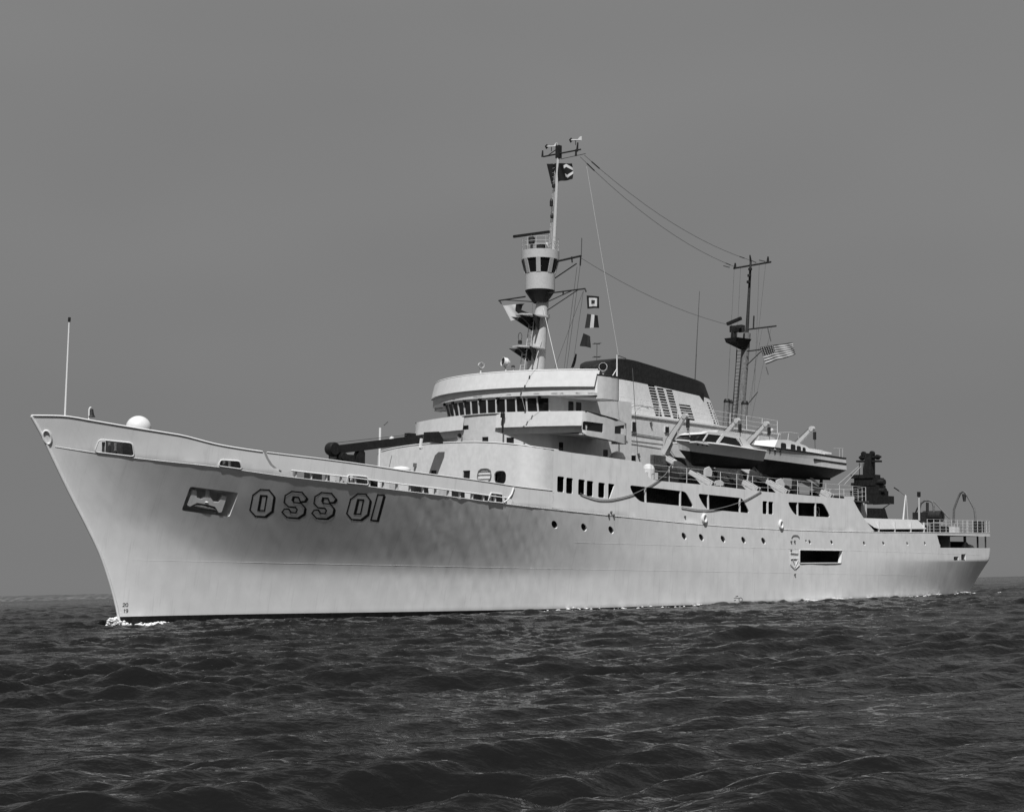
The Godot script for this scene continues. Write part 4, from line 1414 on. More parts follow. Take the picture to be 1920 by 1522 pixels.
# ---------------------------------------------------------------- funnel
var FP: Wall
func fun_at(l: float, y: float) -> Vector3:
	var q := FP.at(l, 0)
	var t := clampf((y - 12.4) / 4.6, 0.0, 1.4)
	var uf := 41.6 + 0.35 * t
	var ua := lerpf(57.4, 54.6, t)
	var wv := lerpf(2.05, 1.75, t)
	return Vector3(uf + q.x / 14.0 * (ua - uf), y, q.z * wv)
func fun_l(u: float, y: float) -> float:          # length along the port side at u
	var t := clampf((y - 12.4) / 4.6, 0.0, 1.4)
	var x := (u - (41.6 + 0.35 * t)) / (lerpf(57.4, 54.6, t) - (41.6 + 0.35 * t)) * 14.0
	var best := 0.0
	for i in FP.p.size() - 1:
		if FP.p[i].y > 0.2 and FP.p[i].x <= x and FP.p[i + 1].x >= x: best = FP.l[i] + (x - FP.p[i].x) / maxf(FP.p[i + 1].x - FP.p[i].x, 1e-4) * (FP.l[i + 1] - FP.l[i])
	return best
func fun_top(u: float) -> float: return spl([41.5, 15.9, 42.1, 16.5, 42.8, 16.86, 43.8, 17.06, 45.2, 17.1, 46.6, 17.0, 54.6, 16.2, 56.0, 16.05], u)
func fun_line(u: float) -> float: return spl([41.5, 15.75, 43.5, 15.62, 48.0, 15.42, 54.5, 15.06, 58.0, 14.9], u)
func make_funnel() -> void:
	var f := part("funnel", ship)
	var pts := PackedVector2Array()
	var side := []
	for i in 15:
		var a := PI / 2 * i / 14.0
		side.append(Vector2(3.0 - 3.0 * cos(a), sin(a)))
	for x in [4.0, 5.5, 7.0, 8.5, 10.0, 11.0]: side.append(Vector2(x, 1.0 - 0.012 * (x - 3.0)))
	for i in range(1, 13):
		var a := PI / 2 * i / 12.0
		side.append(Vector2(11.0 + 3.0 * sin(a), 0.9 * cos(a)))
	for i in range(side.size() - 1, 0, -1): pts.append(Vector2(side[i].x, -side[i].y))
	for q in side: pts.append(q)
	FP = Wall.new(pts)
	var T := FP.total()
	var holes := []
	var px := func(x: float, y: float) -> Array: return [1080 + x / 5.853, 640 + y / 5.853]
	var add := func(x0: float, x1: float, yc: float, hh: float) -> void:
		var a: Array = px.call(x0, yc); var b: Array = px.call(x1, yc + (x1 - x0) * 0.14)
		var A := pv(a[0], a[1], 1.86); var B := pv(b[0], b[1], 1.86)
		var yy := (A.y + B.y) / 2
		holes.append(ccw(rrect(fun_l(A.x, yy), yy - hh / 2, fun_l(B.x, yy), yy + hh / 2, 0.02)))
	for r in 12: add.call(797 + r * 6.2, 872 + r * 6.2, 481 + r * 29.5, 0.14)
	for r in 11: add.call(898 + r * 6.6, 973 + r * 6.6, 517 + r * 29.5, 0.14)
	for r in 11: add.call(1000 + r * 6.6, 1072 + r * 6.6, 537 + r * 29.5, 0.14)
	for r in 6: add.call(1138 + r * 7.0, 1268 + r * 8.0, 695 + r * 29.5, 0.14)
	var n1 := holes.size()
	# two files of short slots round the after end
	for r in 11:
		for cidx in 2:
			var yy := 14.72 - r * 0.185
			var lb := T - 2.3 + cidx * 0.62
			holes.append(ccw(rrect(lb, yy - 0.06, lb + 0.36, yy + 0.06, 0.02)))
	var lo := PackedVector2Array(); var hi := PackedVector2Array()
	var tl := []; var tt := []
	for l in rng_list(0, T, 0.4):
		var u := fun_at(l, 15.4).x
		tl.append(Vector2(l, fun_line(u))); tt.append(Vector2(l, fun_top(u)))
	lo.append(Vector2(0, 12.3)); lo.append(Vector2(T, 12.3))
	var rv := tl.duplicate(); rv.reverse()
	for q in rv: lo.append(q)
	for q in tl: hi.append(q)
	rv = tt.duplicate(); rv.reverse()
	for q in rv: hi.append(q)
	var m := MB.new()
	surf(m, lo, holes, rng_list(0, T, 0.4), rng_list(12.3, 16.0, 0.5), fun_at, 1.0, 0.02)
	put(m, "funnel_casing", M.toned_white, f)
	m = MB.new()
	surf(m, ccw(hi), [], rng_list(0, T, 0.3), rng_list(14.8, 17.3, 0.3), fun_at, 1.0)
	# rounded shoulder and top
	var n := tt.size()
	for i in n - 1:
		var a: Vector3 = fun_at(tt[i].x, tt[i].y); var b: Vector3 = fun_at(tt[i + 1].x, tt[i + 1].y)
		var a2 := Vector3(a.x, a.y + 0.08, a.z * 0.8); var b2 := Vector3(b.x, b.y + 0.08, b.z * 0.8)
		var a3 := Vector3(a.x, a.y + 0.1, 0); var b3 := Vector3(b.x, b.y + 0.1, 0)
		m.quad(a, b, b2, a2, Vector3.UP); m.quad(a2, b2, b3, a3, Vector3.UP)
	put(m, "funnel_top", M.black_paint, f).set_meta("label", "black sloping funnel top")
	m = MB.new()
	m.box(Vector3(49.0, 13.9, 0), Vector3(9.0, 3.0, 3.36))  # black box added close behind the slots so they read dark
	put(m, "slot_backing", M.black_paint, f)
	# dark backing close behind the slots round the after end
	m = MB.new()
	m.hexa([Vector3(55.2, 12.4, -1.0), Vector3(55.2, 12.4, 1.0), Vector3(57.0, 12.4, 0.3), Vector3(57.0, 12.4, -0.3), Vector3(53.4, 14.7, -0.8), Vector3(53.4, 14.7, 0.8), Vector3(55.1, 14.7, 0.2), Vector3(55.1, 14.7, -0.2)])
	put(m, "slot_backing", M.black_paint, f)
	# whip aerials and a small rod with crossed bars
	tubep("whip_aerial", [pv(1303, 724, 0.5), pv(1307, 640, 0.5), pv(1312, 546, 0.5)], 0.045, M.wire, f, 5, 0.02)
	m = MB.new()
	m.tube([pv(1119, 690, 0.0), pv(1119.5, 643, 0.0)], 0.025, 5)
	for q in [[1119, 669], [1119.3, 644]]:
		var c := pv(q[0], q[1], 0.0)
		m.tube([c + Vector3(0, 0, -0.4), c + Vector3(0, 0, 0.4)], 0.03, 5)
		m.tube([c + Vector3(-0.3, 0, 0), c + Vector3(0.3, 0, 0)], 0.03, 5)
	put(m, "crossed_aerial", M.wire, f)

# ---------------------------------------------------------------- foremast
func make_foremast() -> void:
	var f := part("foremast", ship)
	var b := pv(1003.5, 700, 0.0); var t := pv(1018, 560, 0.0)
	b -= (t - b).normalized() * 1.2
	var m := MB.new()
	m.tube([b, b.lerp(t, 0.5), t], 0.7, 20, 0.42)
	put(m, "mast_tower", M.mast_grey, f)
	# lookout drum
	var ax := (t - b).normalized() * 0.3 + Vector3.UP * 0.7
	ax = ax.normalized()
	var c := pv(1012.5, 545, 0.0)
	var y1 := pv(1012.5, 514, 0.0).y - c.y
	var y2 := pv(1012.5, 488, 0.0).y - c.y
	var y3 := pv(1012.5, 472, 0.0).y - c.y
	m = MB.new()
	m.lathe([Vector2(0.45, -0.85), Vector2(0.72, -0.5), Vector2(0.98, -0.12), Vector2(1.03, 0.0)], c, Vector3.UP, 28)
	put(m, "drum_cone", M.black_paint, f)
	m = MB.new()
	m.lathe([Vector2(1.03, 0.0), Vector2(1.03, y1), Vector2(0.9, y1)], c, Vector3.UP, 28)
	put(m, "drum_body", M.mast_grey, f)
	m = MB.new()
	m.lathe([Vector2(0.98, y1 - 0.02), Vector2(1.24, y2)], c, Vector3.UP, 28)
	put(m, "lookout_glass", M.glass, f)
	for k in 8:
		var a := TAU * (k + 0.18) / 8
		var d := Vector3(cos(a), 0, sin(a))
		m = MB.new()
		m.beam(c + d * 1.02 + Vector3(0, y1, 0), c + d * 1.28 + Vector3(0, y2, 0), 0.3, 0.06, d)
		put(m, "window_mullion", M.mast_grey, f)
	m = MB.new()
	m.lathe([Vector2(1.2, y2 - 0.02), Vector2(1.31, y2), Vector2(1.31, y3), Vector2(1.26, y3), Vector2(1.26, y3 - 0.1), Vector2(0.0, y3 - 0.1)], c, Vector3.UP, 28)
	put(m, "drum_top", M.mast_grey, f)
	for k in 3:
		m = MB.new()
		var rg := []
		for j in 24: rg.append(c + Vector3(cos(TAU * j / 24) * 1.27, y3 + 0.3 + 0.28 * k, sin(TAU * j / 24) * 1.27))
		m.tube(rg, 0.018, 5, -1.0, true)
		put(m, "guard_rail", M.mast_grey, f)
	for k in 12:
		var a := TAU * k / 12
		tubep("stanchion", [c + Vector3(cos(a) * 1.27, y3, sin(a) * 1.27), c + Vector3(cos(a) * 1.27, y3 + 0.88, sin(a) * 1.27)], 0.018, M.mast_grey, f, 5)
	m = MB.new()
	m.tube([c + Vector3(0.1, y3 - 0.1, 0.5), c + Vector3(0.1, y3 + 0.6, 0.5)], 0.1, 8)
	put(m, "deck_post", M.rail_white, f)
	m = MB.new()
	m.box(c + Vector3(-0.1, y3 + 0.25, 0.2), Vector3(0.5, 0.4, 0.5))
	put(m, "equipment_box", M.dark_steel, f)
	# radar
	var rp := pv(997, 441, -0.35)
	m = MB.new()
	m.tube([Vector3(rp.x, c.y + y3 - 0.1, rp.z), Vector3(rp.x, rp.y - 0.5, rp.z)], 0.09, 8)
	m.lathe([Vector2(0.14, -0.62), Vector2(0.22, -0.55), Vector2(0.24, -0.2), Vector2(0.12, -0.08), Vector2(0.1, 0.02)], rp, Vector3.UP, 12)
	put(m, "radar_pedestal", M.dark_steel, f)
	m = MB.new()
	var ra := pu(963, 443.5, rp.x); var rb := pu(1030, 434.5, rp.x)
	m.beam(ra, rb, 0.14, 0.17)
	put(m, "radar_scanner", M.black_paint, f)
	# upper pole with a ladder, cross arm and wind instruments
	var pb := pv(1037.5, 482, 0.0); var pt := pv(1047.5, 277, 0.0)
	m = MB.new()
	m.tube([pb - (pt - pb).normalized() * 0.4, pb.lerp(pt, 0.5), pt], 0.15, 10, 0.1)
	put(m, "mast_pole", M.mast_grey, f)
	for dz in [-0.24, -0.4]:
		tubep("pole_ladder_rail", [pb + Vector3(-0.1, 0, dz), pt + Vector3(-0.06, -1.4, dz * 0.7)], 0.022, M.mast_grey, f, 5)
	for k in 22:
		var q := pb.lerp(pt, k / 24.5)
		tubep("ladder_rung", [q + Vector3(-0.1, 0, -0.2), q + Vector3(-0.1, 0, -0.38)], 0.015, M.mast_grey, f, 4)
	for q in [[1034, 385, 0.5], [1035, 407, 0.3], [1038, 350, 0.35]]:
		m = MB.new()
		m.lathe([Vector2(0, -0.1), Vector2(0.12, -0.05), Vector2(0.12, q[2] - 0.2), Vector2(0.05, q[2]), Vector2(0, q[2])], pv(q[0], q[1], -0.15), Vector3.UP, 8)
		put(m, "masthead_light", M.black_paint, f)
	var uc := pt.x
	var ca := pu(1019, 293.5, uc); var cb := pu(1089, 280, uc)
	tubep("cross_arm", [ca, cb], 0.055, M.dark_steel, f, 6)
	tubep("arm_stay", [pu(1028, 291, uc), pu(1043, 280, uc)], 0.035, M.dark_steel, f, 5)
	tubep("arm_stay", [pu(1052, 298, uc), pu(1098, 288, uc)], 0.022, M.dark_steel, f, 5)
	for q in [[1017, 294, 1017.5, 282], [1043.5, 282, 1044, 269], [1082, 284, 1083.5, 267], [1080, 292, 1080, 280]]:
		m = MB.new()
		m.tube([pu(q[0], q[1], uc), pu(q[2], q[3], uc)], 0.085, 8, 0.05)
		put(m, "arm_post", M.black_paint, f)
	m = MB.new()
	m.box(pt + Vector3(0, -0.3, 0), Vector3(0.3, 0.9, 0.34))
	put(m, "masthead_box", M.black_paint, f)
	for q in [[1025, 275, 1045, 268, -1], [1070.5, 263, 1090.5, 256.5, 1]]:
		m = MB.new()
		var a := pu(q[0], q[1] - 0.3, uc); var e := pu(q[2] - 2, q[1] - 0.8, uc)
		m.tube([a, e], 0.045, 6)
		var t0 := pu(q[2] - 7, q[1] - 0.5, uc)
		var dd := (e - a).normalized()
		m.prism(PackedVector2Array([Vector2(0, 0), Vector2(0.28, 0.24), Vector2(0.42, 0.26), Vector2(0.42, -0.02)]), t0 - dd * 0.05, dd, Vector3.UP, dd.cross(Vector3.UP) * 0.03)
		put(m, "wind_vane", M.rail_white, f)
		m = MB.new()
		m.lathe([Vector2(0, 0.06), Vector2(0.18, 0.02), Vector2(0.18, -0.02), Vector2(0, -0.04)], a, dd, 4)
		put(m, "vane_propeller", M.black_paint, f)
		tubep("vane_post", [(a + e) / 2, (a + e) / 2 - Vector3(0, 0.35, 0)], 0.03, M.dark_steel, f, 5)
	# signal yards below and beside the drum
	var ym := 37.05
	var ya := pu(935, 563.5, ym); var yb := pu(1097.5, 541, ym)
	var yc := Vector3(ym, (ya.y + yb.y) / 2, 0)
	tubep("signal_yard", [ya, pu(985, 556, ym)], 0.05, M.dark_steel, f, 6)
	tubep("signal_yard", [yb, pu(1030, 549.5, ym)], 0.05, M.dark_steel, f, 6)
	for q in [[944, 562, 1005, 566], [1072, 545, 1026, 566], [1083, 544, 1026, 582]]:
		tubep("yard_brace", [pu(q[0], q[1], ym), pu(q[2], q[3], ym)], 0.035, M.dark_steel, f, 5)
	tubep("upper_yard", [pu(1046, 489.5, ym), pu(1090, 479.5, ym)], 0.07, M.dark_steel, f, 6)
	tubep("yard_brace", [pu(1041, 521, ym), pu(1081, 494, ym)], 0.045, M.dark_steel, f, 5)
	tubep("whip_aerial", [pu(1090, 480, ym), pu(1091, 446, ym)], 0.03, M.wire, f, 5)
	for q in [[1056, 545, 1056, 552], [1072, 481, 1073, 492], [1089, 480, 1088, 498], [936, 563, 940, 569], [1097, 541, 1099, 547]]:
		tubep("yard_block", [pu(q[0], q[1], ym), pu(q[2], q[3], ym)], 0.05, M.black_paint, f, 6)
	# two platforms on brackets, and the ladders between them
	for q in [[972, 590, 1016, 607, 588], [967, 650, 1002, 667, 648]]:
		var o := pv(q[0], q[1], 0.0); var i := pv(q[2], q[3], 0.0)
		var mc := Vector3(lerpf(b.x, t.x, (o.y - b.y) / (t.y - b.y)), o.y, 0)
		var rr := mc.x - o.x
		m = MB.new()
		m.prism(PackedVector2Array([Vector2(-rr, -0.3), Vector2(-rr, 0.3), Vector2(-rr * 0.8, 0.62), Vector2(-0.2, 0.85), Vector2(0.3, 0.6), Vector2(0.3, -0.6), Vector2(-0.2, -0.85), Vector2(-rr * 0.8, -0.62)]), mc, Vector3.RIGHT, Vector3(0, 0, 1), Vector3(0, 0.09, 0))
		put(m, "mast_platform", M.mast_grey, f)
		for k in [-0.5, 0.0, 0.5]:
			var d := Vector3(-cos(k), 0, sin(k))
			m = MB.new()
			var w := Vector3.UP.cross(d) * 0.05
			m.hexa([mc + d * 0.45 - w + Vector3(0, -1.0, 0), mc + d * 0.45 + w + Vector3(0, -1.0, 0), mc + d * 0.5 + w + Vector3(0, -0.95, 0), mc + d * 0.5 - w + Vector3(0, -0.95, 0), mc + d * 0.45 - w, mc + d * 0.45 + w, mc + d * rr * 0.95 + w, mc + d * rr * 0.95 - w])
			put(m, "platform_bracket", M.dark_steel, f)
	for seg in [[700, 655, 978, 984], [648, 594, 991, 998]]:
		var l0 := pv(seg[2], seg[0], 0.0); var l1 := pv(seg[3], seg[1], 0.0)
		for dz in [-0.2, 0.2]: tubep("ladder_rail", [l0 + Vector3(0, 0, dz), l1 + Vector3(0, 0, dz)], 0.03, M.mast_grey, f, 5)
		for k in 7:
			var q := l0.lerp(l1, (k + 0.5) / 7.0)
			tubep("ladder_rung", [q + Vector3(0, 0, -0.2), q + Vector3(0, 0, 0.2)], 0.02, M.mast_grey, f, 4)
	m = MB.new()
	var lp := pv(975, 645, 0.0)
	var lr := []
	for k in 16: lr.append(lp + Vector3(0, 0.5 + 0.28 * sin(TAU * k / 16), 0.17 * cos(TAU * k / 16)))
	m.tube(lr, 0.02, 5, -1.0, true)
	m.box(lp + Vector3(0, 0.12, 0), Vector3(0.2, 0.24, 0.2))
	put(m, "loop_aerial", M.dark_steel, f)
	# stays, halyards and the long aerials to the after mast
	var hal := pu(1097, 543, ym)
	for q in [[1090, 482, 1062, 695, 0.5], [1082, 500, 1058, 690, 1.0], [1094, 545, 1040, 690, 1.5], [1094, 545, 1072, 700, 2.5]]:
		tubep("halyard", [pu(q[0], q[1], ym), pv(q[2], q[3], q[4])], 0.014, M.wire, f, 4)
	tubep("stay", [pv(1018, 575, 0.3), pv(1047, 700, 3.2)], 0.02, M.rail_white, f, 4)
	tubep("stay", [pv(996, 470, 0.0), pv(1001, 700, -3.0)], 0.016, M.rail_white, f, 4)
	tubep("stay", [pv(1030, 590, 0.0), pv(1000, 690, 1.0)], 0.03, M.mast_grey, f, 5)
	var am := 61.4
	for q in [[1096, 291, 1405, 487], [1088, 294, 1378, 500]]:
		var a := pu(q[0], q[1], uc); var e := pu(q[2], q[3], am)
		var pts := []
		for k in 13:
			var s := k / 12.0
			pts.append(a.lerp(e, s) - Vector3(0, 0.9 * 4.0 * s * (1 - s), 0))
		tubep("wire_aerial", pts, 0.016, M.wire, f, 4)
		tubep("aerial_insulator", [pts[0].lerp(pts[1], 0.45), pts[0].lerp(pts[1], 0.95)], 0.045, M.wire, f, 6)
		tubep("aerial_insulator", [pts[11].lerp(pts[12], 0.2), pts[11].lerp(pts[12], 0.6)], 0.04, M.wire, f, 6)
	var w2 := []
	var wa := pu(1090, 484, ym); var wb := pu(1405, 617, 60.8)
	for k in 11:
		var s := k / 10.0
		w2.append(wa.lerp(wb, s) - Vector3(0, 0.7 * 4.0 * s * (1 - s), 0))
	tubep("wire_aerial", w2, 0.014, M.wire, f, 4)
	tubep("aerial_lead", [pu(1100, 312, uc), pv(1160, 668, 7.0)], 0.012, M.mast_grey, f, 4)

# ---------------------------------------------------------------- mainmast
func make_mainmast() -> void:
	var f := part("mainmast", ship)
	var b := pv(1385, 800, 0.0); var t := pv(1401, 625, 0.0)
	b -= (t - b).normalized() * 0.8
	tubep("mast_tower", [b, t], 0.42, M.steel_grey, f, 16, 0.3)
	var pt := pv(1408, 490, 0.0)
	tubep("mast_pole", [t - (t - b).normalized() * 0.2, pt], 0.15, M.dark_steel, f, 10, 0.09)
	tubep("mast_truck", [pt, pv(1406.5, 478, 0.0)], 0.1, M.black_paint, f, 8, 0.05)
	var u := pt.x
	tubep("cross_arm", [pu(1376, 503, u), pu(1446, 491, u)], 0.075, M.dark_steel, f, 8)
	for q in [[1378.5, 502, 1379, 493], [1440, 493, 1440.5, 481]]:
		tubep("arm_post", [pu(q[0], q[1], u), pu(q[2], q[3], u)], 0.12, M.black_paint, f, 8, 0.06)
	for q in [[1357, 498, 1368, 501], [1424, 487.5, 1435, 490], [1407, 487, 1418, 492]]:
		tubep("insulator", [pu(q[0], q[1], u), pu(q[2], q[3], u)], 0.045, M.wire, f, 6)
	for k in 3:
		var m0 := MB.new()
		m0.lathe([Vector2(0, -0.12), Vector2(0.16, -0.08), Vector2(0.16, 0.1), Vector2(0, 0.14)], pv(1405 - k * 1.5, 505 + k * 12, 0.0) + Vector3(0, 0, 0.1), Vector3.UP, 8)
		put(m0, "masthead_light", M.black_paint, f)
	# lower yard, gaff and brace for the ensign
	var u2 := 60.8
	tubep("signal_yard", [pu(1403, 617.5, u2), pu(1456, 611, u2)], 0.06, M.dark_steel, f, 6)
	tubep("yard_post", [pu(1413, 616, u2), pu(1414, 592, u2)], 0.06, M.dark_steel, f, 6)
	tubep("gaff", [pu(1401, 658.5, u2), pu(1428, 655, u2)], 0.05, M.dark_steel, f, 6)
	tubep("gaff_brace", [pu(1400, 685, u2), pu(1427, 659, u2)], 0.04, M.dark_steel, f, 5)
	tubep("boom_rod", [pv(1405, 755, 1.0), pv(1421, 735, 1.0)], 0.04, M.dark_steel, f, 5)
	# radar platform on a bracket, with scanner
	var pc := pv(1374, 636, 0.0)
	var m := MB.new()
	m.hexa([pv(1371, 641, 0.0) + Vector3(0, 0, -0.5), pv(1371, 641, 0.0) + Vector3(0, 0, 0.5), pv(1390, 655, 0.0) + Vector3(0.3, 0, 0.2), pv(1390, 655, 0.0) + Vector3(0.3, 0, -0.2), pv(1370, 633, 0.0) + Vector3(0, 0, -0.6), pv(1370, 633, 0.0) + Vector3(0, 0, 0.6), pv(1398, 637, 0.0) + Vector3(0, 0, 0.6), pv(1398, 637, 0.0) + Vector3(0, 0, -0.6)])
	put(m, "radar_platform", M.black_paint, f)
	for q in [[1371, 634, 1372, 620], [1376, 634, 1376, 618], [1381, 634, 1382, 620]]:
		tubep("platform_stanchion", [pv(q[0], q[1], 0.0), pv(q[2], q[3], 0.0)], 0.03, M.dark_steel, f, 5)
	m = MB.new()
	m.tube([pv(1376, 636, 0.0), pv(1376, 612, 0.0)], 0.2, 10)
	m.box(pv(1377, 617, 0.0), Vector3(0.5, 0.5, 0.55))
	put(m, "radar_pedestal", M.black_paint, f)
	m = MB.new()
	m.beam(pu(1364, 607.5, 59.8), pu(1390, 596.5, 59.8), 0.22, 0.24)
	put(m, "radar_scanner", M.black_paint, f)
	m = MB.new()
	m.box(pv(1389, 616, 0.0), Vector3(0.5, 0.55, 0.5))
	put(m, "equipment_box", M.dark_steel, f)
	# ladder up the tower
	var l0 := pv(1378, 790, 0.0); var l1 := pv(1388, 655, 0.0)
	for dz in [-0.22, 0.22]: tubep("ladder_rail", [l0 + Vector3(-0.1, 0, dz), l1 + Vector3(-0.1, 0, dz)], 0.035, M.dark_steel, f, 5)
	for k in 20:
		var q := l0.lerp(l1, (k + 0.5) / 20.0)
		tubep("ladder_rung", [q + Vector3(-0.1, 0, -0.22), q + Vector3(-0.1, 0, 0.22)], 0.022, M.dark_steel, f, 4)
	# halyards and stays
	for q in [[1377, 504, 1364, 760, -1.2], [1389, 502, 1376, 760, -0.6], [1424, 496, 1415, 735, 1.0], [1436, 494, 1408, 760, 1.6], [1447, 612, 1408, 790, 2.0], [1430, 614, 1404, 760, 1.6]]:
		tubep("halyard", [pu(q[0], q[1], u), pv(q[2], q[3], q[4])], 0.014, M.wire, f, 4)
	for q in [[1440, 615, 1446, 640], [1437, 688, 1441, 702]]:
		tubep("halyard_toggle", [pu(q[0], q[1], u2), pu(q[2], q[3], u2)], 0.04, M.wire, f, 5)

# ---------------------------------------------------------------- bow and foredeck gear
func make_foredeck_gear() -> void:
	var j := part("jackstaff", ship)
	var jb := pv(121, 782, 0.0); var jt := pv(129, 603, 0.0)
	tubep("staff", [jb + Vector3(0, -0.6, 0), jt], 0.06, M.rail_white, j, 8, 0.04)
	tubep("staff_light", [jt, pv(129.5, 595, 0.0)], 0.07, M.black_paint, j, 8)
	var bl := part("ship_bell", ship)
	var bb := pv(166, 788, 0.3)
	tubep("bell_post", [bb + Vector3(0, -0.3, 0), pv(166.5, 767, 0.3), pv(168, 764.5, 0.3), pv(170, 764, 0.3)], 0.045, M.rail_white, bl, 6)
	var m := MB.new()
	m.lathe([Vector2(0.2, -0.4), Vector2(0.13, -0.3), Vector2(0.09, -0.12), Vector2(0.07, 0), Vector2(0, 0.02)], pv(171.5, 767, 0.3), Vector3.UP, 14)
	put(m, "bell", M.dark_steel, bl)
	# white domed hood
	var d := part("domed_hood", ship)
	var dc := pv(259, 802, 0.0)
	m = MB.new()
	var pr := []
	for k in 11:
		var a := PI / 2 * k / 10.0
		pr.append(Vector2(0.66 * cos(a), 0.64 * sin(a)))
	pr.insert(0, Vector2(0.62, -0.9))
	m.lathe(pr, dc, Vector3(0.06, 1, 0).normalized(), 28)
	put(m, "dome", M.rail_white, d)
	m = MB.new()
	var rg := []
	for k in 24: rg.append(dc + Vector3(0.02 + 0.3 , 0.0, 0) + Vector3(0.2 * cos(TAU * k / 24) * 0.2, 0.62 * sin(TAU * k / 24) , 0.66 * cos(TAU * k / 24)))
	m = MB.new()
	m.box(Vector3(5.6, 8.75, 0.2), Vector3(2.2, 0.9, 1.7))
	m.lathe([Vector2(0, -1.1), Vector2(0.45, -1.1), Vector2(0.4, 0), Vector2(0.45, 1.1), Vector2(0, 1.1)], Vector3(6.4, 8.9, 0.2), Vector3(0, 0, 1), 14)
	put(m, "anchor_windlass", M.dark_steel, ship)
	m = MB.new()
	m.box(Vector3(10.3, 8.2, 1.4), Vector3(2.4, 0.9, 2.6))
	put(m, "black_deck_box", M.black_paint, ship)
	for uu in [16.2, 25.6]:
		m = MB.new()
		m.box(Vector3(uu + 0.5, sheer(uu) + 0.3, hb(uu, 7.0) - 1.2), Vector3(2.0, 0.7, 0.5))  # added black box, darkens the view through a mooring port
		put(m, "black_deck_box", M.black_paint, ship)
	# crane: boom pivoted forward, resting on the house front
	var c := part("deck_crane", ship)
	var v0 := 0.5
	var a0 := pv(622, 843, v0); var a1 := pv(806, 822, v0)
	m = MB.new()
	m.beam(pv(632, 842.5, v0), pv(789, 823, v0), 0.42, 0.5)
	put(m, "boom", M.black_paint, c)
	m = MB.new()
	m.lathe([Vector2(0, -0.3), Vector2(0.36, -0.3), Vector2(0.4, -0.2), Vector2(0.4, 0.2), Vector2(0.36, 0.3), Vector2(0, 0.3)], pv(623, 841.5, v0), Vector3(0, 0, 1), 20)
	put(m, "boom_heel", M.black_paint, c)
	m = MB.new()
	m.prism(PackedVector2Array([Vector2(-0.4, 0.35), Vector2(0.35, 0.42), Vector2(0.75, -0.05), Vector2(0.7, -0.34), Vector2(-0.4, -0.26)]), pv(803, 821.5, v0 - 0.3), Vector3.RIGHT, Vector3.UP, Vector3(0, 0, 0.6))
	put(m, "boom_head", M.black_paint, c)
	m = MB.new()
	var w1 := pv(643, 859, v0)
	m.box(w1, Vector3(1.05, 0.42, 0.9))
	m.lathe([Vector2(0, -0.55), Vector2(0.24, -0.55), Vector2(0.24, 0.55), Vector2(0, 0.55)], w1 + Vector3(-0.3, 0.05, 0), Vector3(0, 0, 1), 12)
	put(m, "crane_winch", M.black_paint, c)
	m = MB.new()
	m.tube([Vector3(a0.x + 0.1, 7.0, v0), a0 + Vector3(0.1, -0.2, 0)], 0.3, 12, 0.26)
	put(m, "crane_post", M.dark_steel, c)
	m = MB.new()
	m.prism(PackedVector2Array([Vector2(-0.3, -2.2), Vector2(0.3, -2.2), Vector2(0.3, 0.3), Vector2(0.15, 0.5), Vector2(-0.1, 0.5), Vector2(-0.3, 0.1)]), pv(669, 858, v0 - 0.2), Vector3.RIGHT, Vector3.UP, Vector3(0, 0, 0.4))
	put(m, "boom_rest", M.black_paint, c)
	tubep("crane_wire", [pv(628, 830, v0), pv(700, 822, v0), pv(770, 814.5, v0)], 0.018, M.wire, c, 4)
	m = MB.new()
	m.box(pv(769, 816.5, v0), Vector3(0.6, 0.28, 0.4))
	put(m, "wire_sheave", M.black_paint, c)
	m = MB.new()
	m.lathe([Vector2(0.18, -0.1), Vector2(0.16, 0.06), Vector2(0, 0.12)], pv(734, 821.5, v0), Vector3.UP, 10)
	put(m, "boom_lamp", M.rail_white, c)
	m = MB.new()
	m.beam(pv(790, 822, v0 + 0.4), pv(788, 838, v0 + 0.4), 0.16, 0.1)
	m.lathe([Vector2(0, -0.1), Vector2(0.12, -0.05), Vector2(0.12, 0.08), Vector2(0, 0.1)], pv(789, 839, v0 + 0.4), Vector3(0, 0, 1), 8)
	put(m, "boom_hook", M.rail_white, c)
	# white vent post on the starboard side of the foredeck
	var vp := pv(712.5, 802, -4.0)
	tubep("foredeck_post", [Vector3(vp.x, 7.0, -4.0), vp], 0.08, M.rail_white, ship, 8)
	tubep("post_insulator", [pv(720, 797, -4.0), pv(727, 790.5, -4.0)], 0.035, M.wire, ship, 5)
	# hatch hood behind the bulwark
	m = MB.new()
	m.lathe([Vector2(0.6, -0.8), Vector2(0.55, -0.05), Vector2(0.4, 0.08), Vector2(0, 0.14)], pv(752, 878, 4.6), Vector3.UP, 18)
	put(m, "hatch_hood", M.rail_white, ship)

